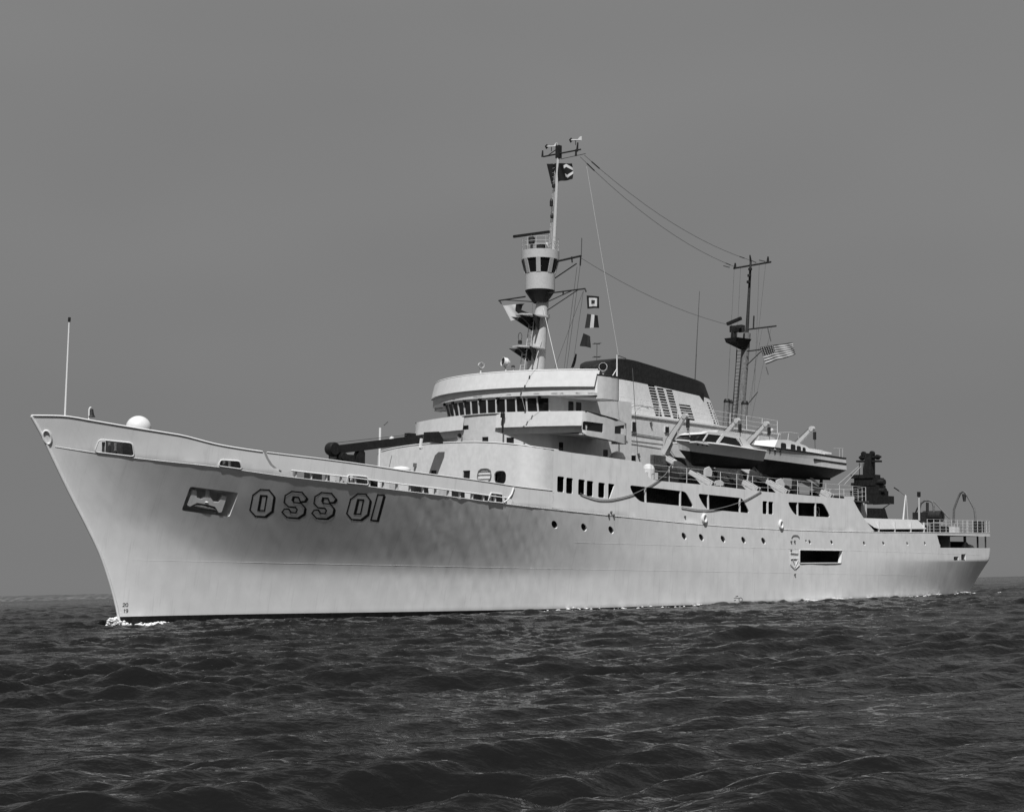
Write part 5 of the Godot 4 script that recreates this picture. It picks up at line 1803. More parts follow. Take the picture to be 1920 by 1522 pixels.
# ---------------------------------------------------------------- davits
func make_davits() -> void:
	for q in [[46.8, 5.0], [52.2, 5.6], [55.9, 5.6], [61.9, 5.7]]:
		var u: float = q[0]
		var d := part("boat_davit", ship)
		var yb := boatdeck(u)
		var foot := Vector3(u, yb + 0.1, 7.5); var heel := Vector3(u, yb + 2.25, 3.1)
		# inclined trackway: two channels
		for dx in [-0.17, 0.17]:
			var m := MB.new()
			m.beam(foot + Vector3(dx, 0, 0), heel + Vector3(dx, 0, 0), 0.1, 0.3)
			put(m, "track", M.toned_white, d)
		var m2 := MB.new()
		m2.beam(foot + Vector3(0, 0.1, 0), heel + Vector3(0, 0.1, 0), 0.22, 0.06)
		put(m2, "track_slot", M.dark_steel, d)
		var m := MB.new()
		m.prism(PackedVector2Array([Vector2(7.4, yb), Vector2(6.7, yb), Vector2(5.9, yb + 0.75), Vector2(6.2, yb + 0.85)]), Vector3(u - 0.2, 0, 0), Vector3(0, 0, 1), Vector3.UP, Vector3(0.4, 0, 0))
		put(m, "track_foot", M.toned_white, d)
		m = MB.new()
		m.beam(Vector3(u, yb, 4.0), Vector3(u, yb + 1.7, 4.2), 0.34, 0.3, Vector3(0, 0, 1))
		put(m, "track_post", M.toned_white, d)
		# curved arm carrying the boat
		var head := Vector3(u, 13.0, q[1])
		var el := Vector3(u, 11.4, 3.75)
		m = MB.new()
		m.beam(heel + Vector3(0, 0.1, 0.15), el, 0.3, 0.5, Vector3(1, 0, 0), 0.46, 0.3)
		m.beam(el - (head - el).normalized() * 0.15, head, 0.34, 0.26, Vector3(1, 0, 0), 0.22, 0.22)
		put(m, "davit_arm", M.mast_grey, d)
		m = MB.new()
		m.lathe([Vector2(0, -0.16), Vector2(0.2, -0.16), Vector2(0.2, 0.16), Vector2(0, 0.16)], head + Vector3(0, 0.05, 0.05), Vector3.RIGHT, 14)
		put(m, "davit_sheave", M.mast_grey, d)
		m = MB.new()
		m.box(head + Vector3(0, -0.5, 0.28), Vector3(0.22, 0.6, 0.16))
		put(m, "fall_block", M.dark_steel, d)
		tubep("boat_fall", [head + Vector3(0, -0.2, 0.28), head + Vector3(0, -2.2, 0.35)], 0.03, M.wire, d, 5)
		tubep("boat_fall", [head + Vector3(0, 0.2, -0.1), el + Vector3(0, 0.1, -0.4), heel + Vector3(0, 0.4, 0)], 0.02, M.wire, d, 4)
		# cradle arm below the boat
		m = MB.new()
		m.prism(PackedVector2Array([Vector2(3.2, yb + 2.2), Vector2(4.6, yb + 1.75), Vector2(5.2, yb + 1.35), Vector2(4.6, yb + 1.2), Vector2(3.2, yb + 1.9)]), Vector3(u - 0.14, 0, 0), Vector3(0, 0, 1), Vector3.UP, Vector3(0.28, 0, 0))
		put(m, "boat_cradle", M.toned_white, d)

# ---------------------------------------------------------------- stern
func make_boat_deck_clutter() -> void:
	var d := part("boat_deck_gear", ship)
	for q in [[1327, 884, 6.2, 0.8, 0.7], [1383, 869, 5.6, 0.4, 0.35], [1381, 889, 6.0, 0.4, 0.6], [1412, 872, 5.4, 0.7, 0.7], [1348, 905, 6.6, 0.9, 0.4], [1462, 908, 6.4, 1.0, 0.9]]:
		var m := MB.new()
		var c := pv(q[0], q[1], q[2])
		m.prism(PackedVector2Array([Vector2(-q[3] / 2, -q[4] / 2), Vector2(q[3] * 0.4, -q[4] / 2), Vector2(q[3] / 2, q[4] * 0.1), Vector2(q[3] * 0.1, q[4] / 2), Vector2(-q[3] / 2, q[4] * 0.3)]), c, Vector3.RIGHT, Vector3.UP, Vector3(0, 0, 0.12))
		put(m, "boat_gripe", M.toned_white, d)
	for u in [42.6, 43.6, 49.3, 50.2, 57.6, 58.6, 59.6]:
		var m := MB.new()
		m.lathe([Vector2(0.28, 0.0), Vector2(0.3, 0.5), Vector2(0.26, 0.75), Vector2(0.0, 0.85)], Vector3(u, boatdeck(u), 5.6 + 0.4 * sin(u * 3.0)), Vector3.UP, 12)
		put(m, "deck_vent", M.steel_grey, d)
	for u in [44.3, 51.2, 56.9, 60.6, 64.2]:
		var m := MB.new()
		m.box(Vector3(u, boatdeck(u) + 0.35, 4.6), Vector3(0.9, 0.7, 0.6))
		put(m, "gear_locker", M.dark_steel if int(u) % 2 == 0 else M.toned_white, d)
	# wire with toggles hanging in front of the bridge
	var wd := part("bridge_wire", ship)
	var pts := []
	for q in [[1006, 690], [993, 707], [984, 725], [977, 738], [985, 771]]: pts.append(pu(q[0], q[1], 30.4))
	tubep("wire", pts, 0.012, M.mast_grey, wd, 4)
	for i in [1, 2, 3, 4]: tubep("toggle", [pts[i] + Vector3(0, 0.1, 0.02), pts[i] - Vector3(0, 0.12, 0.03)], 0.05, M.wire, wd, 6)
func make_stern() -> void:
	# bulwark panel with the slot below it
	var a := part("quarter_bulwark", ship)
	var ol := hpoly([[1622, 971], [1728, 974.5], [1740, 991.5], [1650, 992], [1641, 988.5]])
	var lean := func(ss: float, y: float) -> Vector3: return hull_port(ss, y) - Vector3(0, 0, 0.35 * (y - 5.3))
	var lean2 := func(ss: float, y: float) -> Vector3: return hull_star(ss, y) + Vector3(0, 0, 0.35 * (y - 5.3))
	var m := MB.new()
	surf(m, ol, [], side_xs(), rng_list(4.9, 7.4, 0.35), lean, 1.0)
	put(m, "bulwark_plate", M.toned_white, a)
	m = MB.new()
	surf(m, ol, [], side_xs(), rng_list(4.9, 7.4, 0.35), lean2, -1.0)
	put(m, "bulwark_plate", M.toned_white, a)
	m = MB.new()
	m.beam(Vector3(66.8, 5.5, 7.3), Vector3(77.5, 5.5, 7.0), 0.1, 0.7)  # added black strip that makes the slot under the panel look dark
	put(m, "slot_dark_strip", M.black_paint, a)
	for x in [1650, 1680, 1710, 1735]:
		var p := ph(x, 990)
		m = MB.new()
		m.beam(Vector3(p.x, sheer(p.x), p.z - 0.1), Vector3(p.x, sheer(p.x) + 0.8, p.z - 0.1), 0.06, 0.14, Vector3(0, 0, 1))
		put(m, "bulwark_bracket", M.toned_white, a)
	# after face of the midship house and gear on it
	m = MB.new()
	m.hexa([Vector3(66.4, 5.2, 2.0), Vector3(66.4, 5.2, 7.3), Vector3(67.6, 5.2, 7.3), Vector3(67.6, 5.2, 2.0), Vector3(66.4, 7.5, 2.0), Vector3(66.4, 7.5, 7.3), Vector3(66.9, 7.5, 7.3), Vector3(66.9, 7.5, 2.0)])
	put(m, "house_after_wall", M.toned_white, a)
	# dark stern crane: pedestal, machinery decks, column and sheave head
	var c := part("stern_crane", ship)
	var v := 1.5
	var o := pv(1632, 940, v)
	var boxes := [[1598, 945, 1668, 930, 1.6], [1603, 932, 1658, 920, 1.5], [1606, 921, 1654, 910, 1.3], [1604, 911, 1650, 905, 1.4], [1608, 906, 1652, 896, 1.1], [1603, 897, 1644, 890, 1.3]]
	for q in boxes:
		var p0 := pu(q[0], q[1], o.x); var p1 := pu(q[2], q[3], o.x)
		m = MB.new()
		m.box(Vector3(o.x, (p0.y + p1.y) / 2, (p0.z + p1.z) / 2), Vector3(q[4], p1.y - p0.y + 0.03, p1.z - p0.z))
		put(m, "machinery_deck", M.black_paint, c)
	for q in [[1645, 908, 1660, 900], [1646, 924, 1663, 917], [1606, 915, 1613, 908]]:
		var p0 := pu(q[0], q[1], o.x - 0.3); var p1 := pu(q[2], q[3], o.x - 0.3)
		m = MB.new()
		m.lathe([Vector2(0, -0.35), Vector2(0.26, -0.35), Vector2(0.26, 0.35), Vector2(0, 0.35)], (p0 + p1) / 2, Vector3(0, 0, 1), 12)
		put(m, "winch_drum", M.black_paint, c)
	m = MB.new()
	var cb := pu(1630, 893, o.x); var ct := pu(1632, 850, o.x)
	m.beam(cb, ct, 0.75, 0.8, Vector3.RIGHT, 0.62, 0.62)
	put(m, "column", M.black_paint, c)
	for q in [[1614, 858, 1650, 856], [1609, 865, 1651, 864.5]]:
		m = MB.new()
		m.beam(pu(q[0], q[1], o.x), pu(q[2], q[3], o.x), 0.6, 0.16)
		put(m, "crosshead", M.black_paint, c)
	for q in [[1620, 851], [1636, 850], [1646, 857], [1617, 858]]:
		m = MB.new()
		m.lathe([Vector2(0, -0.12), Vector2(0.22, -0.12), Vector2(0.22, 0.12), Vector2(0, 0.12)], pu(q[0], q[1], o.x), Vector3.RIGHT, 14)
		put(m, "sheave", M.black_paint, c)
	for q in [[1612, 868, 1612, 893], [1619, 868, 1619, 893], [1640, 868, 1641, 893]]:
		tubep("ladder_rail", [pu(q[0], q[1], o.x - 0.4), pu(q[2], q[3], o.x - 0.4)], 0.035, M.black_paint, c, 5)
	for q in [[1612, 873, 1572, 908], [1616, 873, 1584, 908]]:
		tubep("crane_wire", [pu(q[0], q[1], o.x), pv(q[2], q[3], 3.5)], 0.03, M.mast_grey, c, 4)
	m = MB.new()
	m.hexa([pu(1617, 960, 74.0) + Vector3(0, -0.8, 0), pu(1668, 962, 74.0) + Vector3(0, -0.8, 0), pu(1668, 962, 76.0) + Vector3(0, -0.8, 0), pu(1617, 960, 76.0) + Vector3(0, -0.8, 0), pu(1617, 952, 74.0), pu(1660, 953, 74.0), pu(1660, 953, 76.0), pu(1617, 952, 76.0)])
	put(m, "crane_base", M.black_paint, c)
	tubep("jib_strut", [pu(1638, 945, o.x), pu(1670, 944, o.x), pu(1651, 957, o.x), pu(1652, 968, o.x)], 0.06, M.dark_steel, c, 5)
	# light mast with its stay
	var lm := part("stern_light_mast", ship)
	tubep("mast", [pv(1694, 975, 3.0), pv(1698.5, 928, 3.0)], 0.09, M.rail_white, lm, 8, 0.05)
	tubep("stay", [pv(1703, 975, 3.0), pv(1700, 929, 3.0)], 0.03, M.rail_white, lm, 5)
	tubep("aerial_insulator", [pv(1677, 914, 3.0), pv(1686, 920, 3.0)], 0.05, M.dark_steel, lm, 6)
	tubep("aerial", [pv(1686, 920, 3.0), pv(1697, 929, 3.0)], 0.016, M.wire, lm, 4)
	# gallows frame and winch
	var gf := part("gallows_frame", ship)
	var gu := 87.0
	var arch := []
	for q in [[1724, 975], [1724.5, 955], [1727, 944], [1734, 938.5], [1742, 938], [1749, 941], [1751.5, 950], [1751.5, 978]]: arch.append(pu(q[0], q[1], gu))
	tubep("arch", arch, 0.1, M.steel_grey, gf, 8)
	for q in [[1752, 940, 1781, 972], [1722, 950, 1712, 974]]: tubep("strut", [pu(q[0], q[1], gu), pu(q[2], q[3], gu)], 0.07, M.steel_grey, gf, 6)
	tubep("hanging_block", [pu(1739.5, 942, gu), pu(1739.5, 961, gu)], 0.13, M.dark_steel, gf, 8)
	tubep("lamp_post", [pu(1724, 976, gu - 1), pu(1723.5, 923, gu - 1)], 0.1, M.mast_grey, gf, 8)
	tubep("lamp", [pu(1723.5, 931, gu - 1), pu(1723.5, 922, gu - 1)], 0.16, M.black_paint, gf, 8)
	m = MB.new()
	var wc := pu(1731, 970, gu)
	m.box(wc, Vector3(1.4, 0.9, 1.3))
	m.lathe([Vector2(0, -0.9), Vector2(0.5, -0.9), Vector2(0.5, 0.9), Vector2(0, 0.9)], wc + Vector3(0.2, 0.1, 0.9), Vector3(0, 0, 1), 14)
	put(m, "stern_winch", M.dark_steel, gf)
	# stern A-frame
	var af := part("stern_a_frame", ship)
	var u := 91.2
	var ap := []
	for q in [[1788.5, 982], [1789.5, 955], [1797, 934], [1801, 925], [1806, 921], [1811, 924], [1819, 937], [1828, 955], [1831, 982]]: ap.append(pu(q[0], q[1], u))
	tubep("arch", ap, 0.1, M.steel_grey, af, 8)
	tubep("hanging_block", [pu(1808.5, 926, u), pu(1809, 940, u)], 0.2, M.dark_steel, af, 8, 0.12)
	for q in [[1755, 978, 0.8], [1768, 982, 0.6], [1836, 985, 1.0], [1790, 984, 0.5], [1778, 988, 0.5]]:
		m = MB.new()
		var w := pu(q[0], q[1], 89.0)
		m.box(Vector3(w.x, sheer(89.0) + q[2] / 2, w.z), Vector3(0.8, q[2], 0.6))
		put(m, "deck_machinery", M.dark_steel if q[0] != 1790 else M.toned_white, af)
	# fantail: pillars and bollards under the after deck
	var ft := part("fantail", ship)
	for q in [[84.7, 0.3], [88.0, 0.12], [92.3, 0.1]]:
		for sd in [1.0, -1.0]:
			m = MB.new()
			m.beam(Vector3(q[0], 3.0, (hb(q[0], 4.5) - 0.25) * sd), Vector3(q[0], 5.35, (hb(q[0], 4.5) - 0.25) * sd), q[1], 0.12, Vector3(0, 0, 1))
			put(m, "pillar", M.rail_white if q[0] > 90 else M.dark_steel, ft)
	m = MB.new()
	m.box(Vector3(83.6, 4.1, 0), Vector3(0.1, 2.4, 11.5))
	put(m, "cross_wall", M.toned_white, ft)
	m = MB.new()
	m.box(Vector3(86.0, 3.9, 3.2), Vector3(1.6, 1.8, 1.4))
	put(m, "stern_capstan", M.dark_steel, ft)
	m = MB.new()
	m.lathe([Vector2(0.5, -0.6), Vector2(0.6, 0.2), Vector2(0.4, 0.5), Vector2(0, 0.62)], Vector3(89.2, 3.7, 4.6), Vector3.UP, 14)
	put(m, "covered_reel", M.rail_white, ft)
	m = MB.new()
	m.lathe([Vector2(0.0, -0.8), Vector2(0.75, -0.8), Vector2(0.75, 0.8), Vector2(0.0, 0.8)], Vector3(91.0, 3.8, 2.6), Vector3(0, 0, 1), 18)
	put(m, "cable_reel", M.steel_grey, ft)
	m = MB.new()
	var q2 := ph(1762, 1030); 
	m.box(Vector3(ph(1764, 1024).x, 4.05, ph(1764, 1024).z - 0.3), Vector3(0.5, 0.4, 0.3))
	put(m, "bitts", M.toned_white, ft)

# ---------------------------------------------------------------- railings
func rail(called: String, base: Array, h: float, spacing: float, bars: int, mt: Material) -> void:
	var r := part(called, ship)
	var L := [0.0]
	for i in range(1, base.size()): L.append(L[i - 1] + (base[i] - base[i - 1]).length())
	var at := func(d: float) -> Vector3:
		for i in range(1, base.size()):
			if d <= L[i] or i == base.size() - 1: return base[i - 1].lerp(base[i], (d - L[i - 1]) / (L[i] - L[i - 1]))
		return base[0]
	var n := maxi(1, int(round(L[L.size() - 1] / spacing)))
	var st := []
	for k in n + 1:
		var p: Vector3 = at.call(L[L.size() - 1] * k / n)
		st.append(p)
		tubep("stanchion", [p, p + Vector3(0, h, 0)], 0.025, mt, r, 6)
	for b in bars:
		var y := h * (b + 1.0) / bars
		var pts := []
		for k in st.size():
			pts.append(st[k] + Vector3(0, y, 0))
			if k < st.size() - 1: pts.append((st[k] + st[k + 1]) / 2 + Vector3(0, y - (0.025 if b < bars - 1 else 0.008), 0))
		tubep("rail_bar", pts, 0.013, mt, r, 5)
func make_rails() -> void:
	var b := []
	for u in rng_list(39.6, 66.3, 1.2): b.append(Vector3(u, boatdeck(u) - 0.05, hb(u, 7.9) - 0.12))
	rail("boat_deck_railing", b, 1.08, 1.9, 3, M.railing_paint)
	b = []
	for q in [[1163.7, 772], [1250, 784], [1336, 795.6], [1405, 806]]: b.append(pv(q[0], q[1], 3.2))
	b.append(Vector3(61.1, 12.7, 3.1))
	rail("funnel_deck_railing", b, 1.05, 2.2, 3, M.railing_paint)
	b = []
	var s := s_of(ph(1741, 997).x, 5.3)
	for ss in rng_list(s, SM - 0.05, 0.7):
		var y := top_s(ss, sheer)
		var w := hull_port(ss, y - 0.02)
		b.append(Vector3(w.x, y, w.z - 0.1))
	b.append(Vector3(ue(5.4) - 0.1, 5.42, 0.0))
	rail("stern_railing", b, 1.08, 1.25, 4, M.railing_paint)
	b = []
	for u in rng_list(66.6, 71.5, 1.2): b.append(Vector3(u, 7.45, 6.2))
	rail("after_house_railing", [Vector3(65.9, 7.55, 7.7), Vector3(66.7, 7.5, 7.2), Vector3(66.7, 7.5, 3.0)], 1.05, 1.3, 3, M.railing_paint)

# ---------------------------------------------------------------- launches
func launch(label: String, u0: float, L: float, vc: float, ysh: float, B: float, depth: float, rocker: float, cabin: int, flare: float) -> void:
	var o := thing("launch", label, "boat", ST * Transform3D(Basis.IDENTITY, Vector3(u0, ysh, vc)), "launches hung in the davits")
	# stations along the boat: x, half beam at sheer, sheer height, half beam at chine, chine height, keel height
	var st := []
	for k in 25:
		var t := k / 24.0
		var bs := B * (1.0 - pow(1.0 - minf(t / 0.62, 1.0), 2.3)) * (1.0 - 0.10 * maxf(t - 0.62, 0.0) / 0.38)
		var bc := B * flare * (1.0 - pow(1.0 - minf(maxf(t - 0.03, 0.0) / 0.72, 1.0), 1.9)) * (1.0 - 0.06 * maxf(t - 0.7, 0.0) / 0.3)
		var sh := rocker * (pow(1.0 - t, 1.6) * 0.75 - 0.25 * t)
		var ch := -depth * (0.52 - 0.14 * pow(1.0 - t, 2.0)) + sh * 0.5 - 0.06 * t
		var ke := -depth + depth * 0.62 * pow(maxf(0.22 - t, 0.0) / 0.22, 2.0) + 0.22 * maxf(t - 0.7, 0.0)
		st.append([t * L + 0.32 * (1.0 - t) * 0.0, bs, sh, bc, ch, minf(ke, ch - 0.02)])
	for sd in [1.0, -1.0]:
		var m := MB.new(); var bt := MB.new()
		for k in 24:
			var a = st[k]; var b = st[k + 1]
			var ra := Vector3(a[0] - (0.0), a[2], a[1] * sd); var rb := Vector3(b[0], b[2], b[1] * sd)
			var xa: float = a[0] + 0.3 * pow(1.0 - k / 24.0, 6.0); var xb: float = b[0] + 0.3 * pow(1.0 - (k + 1) / 24.0, 6.0)
			# concave flare: a middle point drawn in
			var ma := Vector3((a[0] + xa) / 2, (a[2] + a[4]) / 2, lerpf(a[3], a[1], 0.42) * sd); var mb := Vector3((b[0] + xb) / 2, (b[2] + b[4]) / 2, lerpf(b[3], b[1], 0.42) * sd)
			var ca := Vector3(xa, a[4], a[3] * sd); var cb := Vector3(xb, b[4], b[3] * sd)
			var ka := Vector3(xa + 0.35 * pow(1.0 - k / 24.0, 5.0), a[5], 0.0); var kb := Vector3(xb + 0.35 * pow(1.0 - (k + 1) / 24.0, 5.0), b[5], 0.0)
			m.quad(ra, rb, mb, ma, Vector3(0, 0, sd)); m.quad(ma, mb, cb, ca, Vector3(0, 0, sd))
			bt.quad(ca, cb, kb, ka, Vector3(0, -1, sd))
		put(m, "topside", M.toned_white, o)
		put(bt, "bottom", M.bottom_paint, o)
		var rr := []
		for k in 25: rr.append(Vector3(st[k][0], st[k][2], st[k][1] * sd))
		tubep("gunwale", rr, 0.06, M.rail_white if cabin == 1 else M.dark_steel, o, 6)
	var e = st[24]
	var m := MB.new()
	m.quad(Vector3(e[0], e[2], e[1]), Vector3(e[0], e[2], -e[1]), Vector3(e[0], e[4], -e[3]), Vector3(e[0], e[4], e[3]), Vector3.RIGHT)
	put(m, "transom", M.toned_white, o)
	m = MB.new()
	m.quad(Vector3(e[0], e[4], e[3]), Vector3(e[0], e[4], -e[3]), Vector3(e[0], e[5], 0), Vector3(e[0], e[5], 0.001), Vector3.RIGHT)
	put(m, "transom_bottom", M.bottom_paint, o)
	m = MB.new()
	for k in 24:
		var a = st[k]; var b = st[k + 1]
		m.quad(Vector3(a[0], a[2] - 0.02, -a[1]), Vector3(a[0], a[2] - 0.02, a[1]), Vector3(b[0], b[2] - 0.02, b[1]), Vector3(b[0], b[2] - 0.02, -b[1]), Vector3.UP)
	put(m, "boat_deck", M.rail_white, o)
	m = MB.new()
	var kp := []
	for k in range(4, 25): kp.append(Vector3(st[k][0] + 0.3 * pow(1.0 - k / 24.0, 6.0) + 0.35 * pow(1.0 - k / 24.0, 5.0), st[k][5] - 0.05, 0))
	m.tube(kp, 0.06, 5)
	put(m, "keel", M.bottom_paint, o)
	if cabin == 1:
		# low raked cabin: dark windows between white pillars, roof, windscreen
		var s0 := 0.12 * L; var s1 := 0.78 * L
		var hw := B * 0.72
		var body := PackedVector2Array([Vector2(s0, rocker * 0.45), Vector2(0.62 * L, 0.0), Vector2(s1, -0.12), Vector2(s1 - 0.1, -0.3), Vector2(s0, 0.0)])
		m = MB.new()
		m.prism(PackedVector2Array([Vector2(0.1 * L, rocker * 0.6), Vector2(0.45 * L, rocker * 0.25 + 0.14), Vector2(0.86 * L, 0.02), Vector2(0.86 * L, -0.3), Vector2(0.1 * L, 0.1)]), Vector3(0, 0, -hw), Vector3.RIGHT, Vector3.UP, Vector3(0, 0, hw * 2))
		put(m, "cabin_coaming", M.rail_white, o)
		m = MB.new()
		m.prism(PackedVector2Array([Vector2(0.1 * L, 0.3), Vector2(0.2 * L, 0.78), Vector2(0.62 * L, 0.68), Vector2(0.71 * L, 0.12), Vector2(0.71 * L, 0.0), Vector2(0.1 * L, 0.2)]), Vector3(0, 0, -hw + 0.03), Vector3.RIGHT, Vector3.UP, Vector3(0, 0, hw * 2 - 0.06))
		put(m, "cabin_glazing", M.glass, o)
		m = MB.new()
		m.prism(PackedVector2Array([Vector2(0.17 * L, 0.72), Vector2(0.25 * L, 0.93), Vector2(0.45 * L, 0.95), Vector2(0.68 * L, 0.82), Vector2(0.66 * L, 0.64), Vector2(0.4 * L, 0.76), Vector2(0.22 * L, 0.76)]), Vector3(0, 0, -hw - 0.02), Vector3.RIGHT, Vector3.UP, Vector3(0, 0, hw * 2 + 0.04))
		put(m, "cabin_roof", M.rail_white, o)
		for sd in [1.0, -1.0]:
			for q in [[0.19, 0.24, 0.25, 0.78, 0.1], [0.37, 0.17, 0.45, 0.8, 0.24], [0.715, 0.02, 0.64, 0.7, 0.1]]:
				m = MB.new()
				m.beam(Vector3(q[0] * L, q[1], (hw + 0.01) * sd), Vector3(q[2] * L, q[3], (hw + 0.01) * sd), q[4], 0.05, Vector3(0, 0, 1))
				put(m, "window_pillar", M.rail_white, o)
			m = MB.new()
			m.prism(PackedVector2Array([Vector2(0.66 * L, 0.8), Vector2(0.7 * L, 0.78), Vector2(0.86 * L, 0.05), Vector2(0.86 * L, -0.1), Vector2(0.73 * L, -0.05)]), Vector3(0, 0, hw * sd - 0.03), Vector3.RIGHT, Vector3.UP, Vector3(0, 0, 0.06))
			put(m, "cabin_quarter_panel", M.rail_white, o)
		m = MB.new()
		m.prism(PackedVector2Array([Vector2(0.4 * L, 0.92), Vector2(0.44 * L, 1.18), Vector2(0.6 * L, 1.12), Vector2(0.67 * L, 0.82)]), Vector3(0, 0, -0.7), Vector3.RIGHT, Vector3.UP, Vector3(0, 0, 1.4))
		put(m, "cabin_skylight", M.mast_grey, o)
		tubep("bow_rail", [Vector3(0.05, 0.5, 0.1), Vector3(0.0, 0.85, 0.1), Vector3(0.8, 0.9, 0.5), Vector3(0.9, 0.5, 0.5)], 0.025, M.mast_grey, o, 5)
	else:
		var hw := B * 0.62
		m = MB.new()
		m.prism(PackedVector2Array([Vector2(0.2 * L, 0.3), Vector2(0.235 * L, 0.86), Vector2(0.36 * L, 0.92), Vector2(0.56 * L, 0.62), Vector2(0.6 * L, 0.45), Vector2(0.77 * L, 0.38), Vector2(0.76 * L, -0.3), Vector2(0.2 * L, 0.1)]), Vector3(0, 0, -hw), Vector3.RIGHT, Vector3.UP, Vector3(0, 0, hw * 2))
		put(m, "cabin", M.rail_white, o)
		for sd in [1.0, -1.0]:
			for q in [[0.27, 0.36, 0.06], [0.385, 0.32, 0.055], [0.455, 0.24, 0.05], [0.525, 0.17, 0.036]]:
				m = MB.new()
				var x: float = q[0] * L
				var wv: float = q[2] * L
				var pl := smooth_poly(PackedVector2Array([Vector2(x, q[1] - 0.22), Vector2(x + wv, q[1] - 0.27), Vector2(x + wv, q[1] + 0.28), Vector2(x, q[1] + 0.31)]), 0.16)
				m.prism(pl, Vector3(0, 0, hw * sd - 0.02), Vector3.RIGHT, Vector3.UP, Vector3(0, 0, 0.045))
				put(m, "window", M.glass, o)
			tubep("rubbing_strake", [Vector3(0.58 * L, -0.42, (B * 1.0 + 0.01) * sd), Vector3(0.8 * L, -0.5, (B * 0.965 + 0.01) * sd), Vector3(L * 0.995, -0.55, (B * 0.925 + 0.01) * sd)], 0.06, M.dark_steel, o, 5)
		# windscreen frame and open cockpit hood
		for sd in [1.0, -1.0]:
			tubep("screen_frame", [Vector3(0.245 * L, 0.88, hw * 0.9 * sd), Vector3(0.27 * L, 1.4, hw * 0.85 * sd), Vector3(0.4 * L, 1.52, hw * 0.8 * sd), Vector3(0.5 * L, 1.5, hw * 0.8 * sd), Vector3(0.5 * L, 0.75, hw * 0.9 * sd)], 0.03, M.mast_grey, o, 5)
			tubep("screen_frame", [Vector3(0.365 * L, 0.9, hw * 0.9 * sd), Vector3(0.39 * L, 1.5, hw * 0.8 * sd)], 0.025, M.mast_grey, o, 5)
		m = MB.new()
		m.quad(Vector3(0.245 * L, 0.88, hw * 0.9), Vector3(0.27 * L, 1.4, hw * 0.85), Vector3(0.27 * L, 1.4, -hw * 0.85), Vector3(0.245 * L, 0.88, -hw * 0.9), Vector3(-1, 0, 0))
		var gm: StandardMaterial3D = M.pane
		put(m, "windscreen", gm, o)
		m = MB.new()
		m.lathe([Vector2(0, -0.12), Vector2(0.12, -0.1), Vector2(0.12, 0.1), Vector2(0, 0.12)], Vector3(0.29 * L, 1.66, 0), Vector3(-1, 0, 0), 12)
		m.tube([Vector3(0.29 * L, 1.42, 0), Vector3(0.29 * L, 1.6, 0)], 0.03, 5)
		put(m, "boat_searchlight", M.rail_white, o)
		# after seat box and rails
		m = MB.new()
		m.prism(PackedVector2Array([Vector2(0.76 * L, 0.36), Vector2(0.88 * L, 0.26), Vector2(0.885 * L, 0.16), Vector2(0.8 * L, 0.14), Vector2(0.8 * L, -0.3), Vector2(0.76 * L, -0.3)]), Vector3(0, 0, -hw), Vector3.RIGHT, Vector3.UP, Vector3(0, 0, hw * 2))
		put(m, "cockpit_canopy", M.rail_white, o)
		for q in [[0.93, 0.8], [0.97, 0.8]]:
			for sd in [1.0, -1.0]: tubep("stern_stanchion", [Vector3(q[0] * L, -0.28, B * 0.85 * sd), Vector3(q[0] * L, 0.62, B * 0.85 * sd)], 0.022, M.mast_grey, o, 5)
		for sd in [1.0, -1.0]: tubep("stern_rail", [Vector3(0.86 * L, 0.56, B * 0.85 * sd), Vector3(0.98 * L, 0.64, B * 0.85 * sd)], 0.022, M.mast_grey, o, 5)
		# propeller shaft strut and rudder
		m = MB.new()
		m.beam(Vector3(0.74 * L, -depth + 0.1, 0), Vector3(0.86 * L, -depth - 0.45, 0), 0.1, 0.16)
		put(m, "shaft", M.toned_white, o)
		m = MB.new()
		m.prism(PackedVector2Array([Vector2(0.86 * L, -depth - 0.7), Vector2(0.9 * L, -depth - 0.6), Vector2(0.905 * L, -depth + 0.2), Vector2(0.885 * L, -depth + 0.25)]), Vector3(0, 0, -0.04), Vector3.RIGHT, Vector3.UP, Vector3(0, 0, 0.08))
		put(m, "rudder", M.bottom_paint, o)
	# painted number, too worn to read: small dark strokes
	for k in 3:
		m = MB.new()
		var kk := 4 + k
		var a = st[kk]
		m.box(Vector3(a[0] + 0.1, lerpf(a[2], a[4], 0.22), lerpf(a[3], a[1], 0.72) + 0.03), Vector3(0.16, 0.13, 0.05))
		put(m, "painted_mark", M.dark_steel, o)

func make_launches() -> void:
	launch("smaller white launch with low raked cabin and dark bottom, in the forward davits", 44.75, 9.0, 5.85, 10.95, 1.4, 1.35, 0.35, 1, 0.76)
	launch("larger white launch with arched cabin windows and black gunwale, in the after davits", 52.95, 11.3, 5.85, 10.95, 1.6, 1.75, 0.5, 2, 1.0)

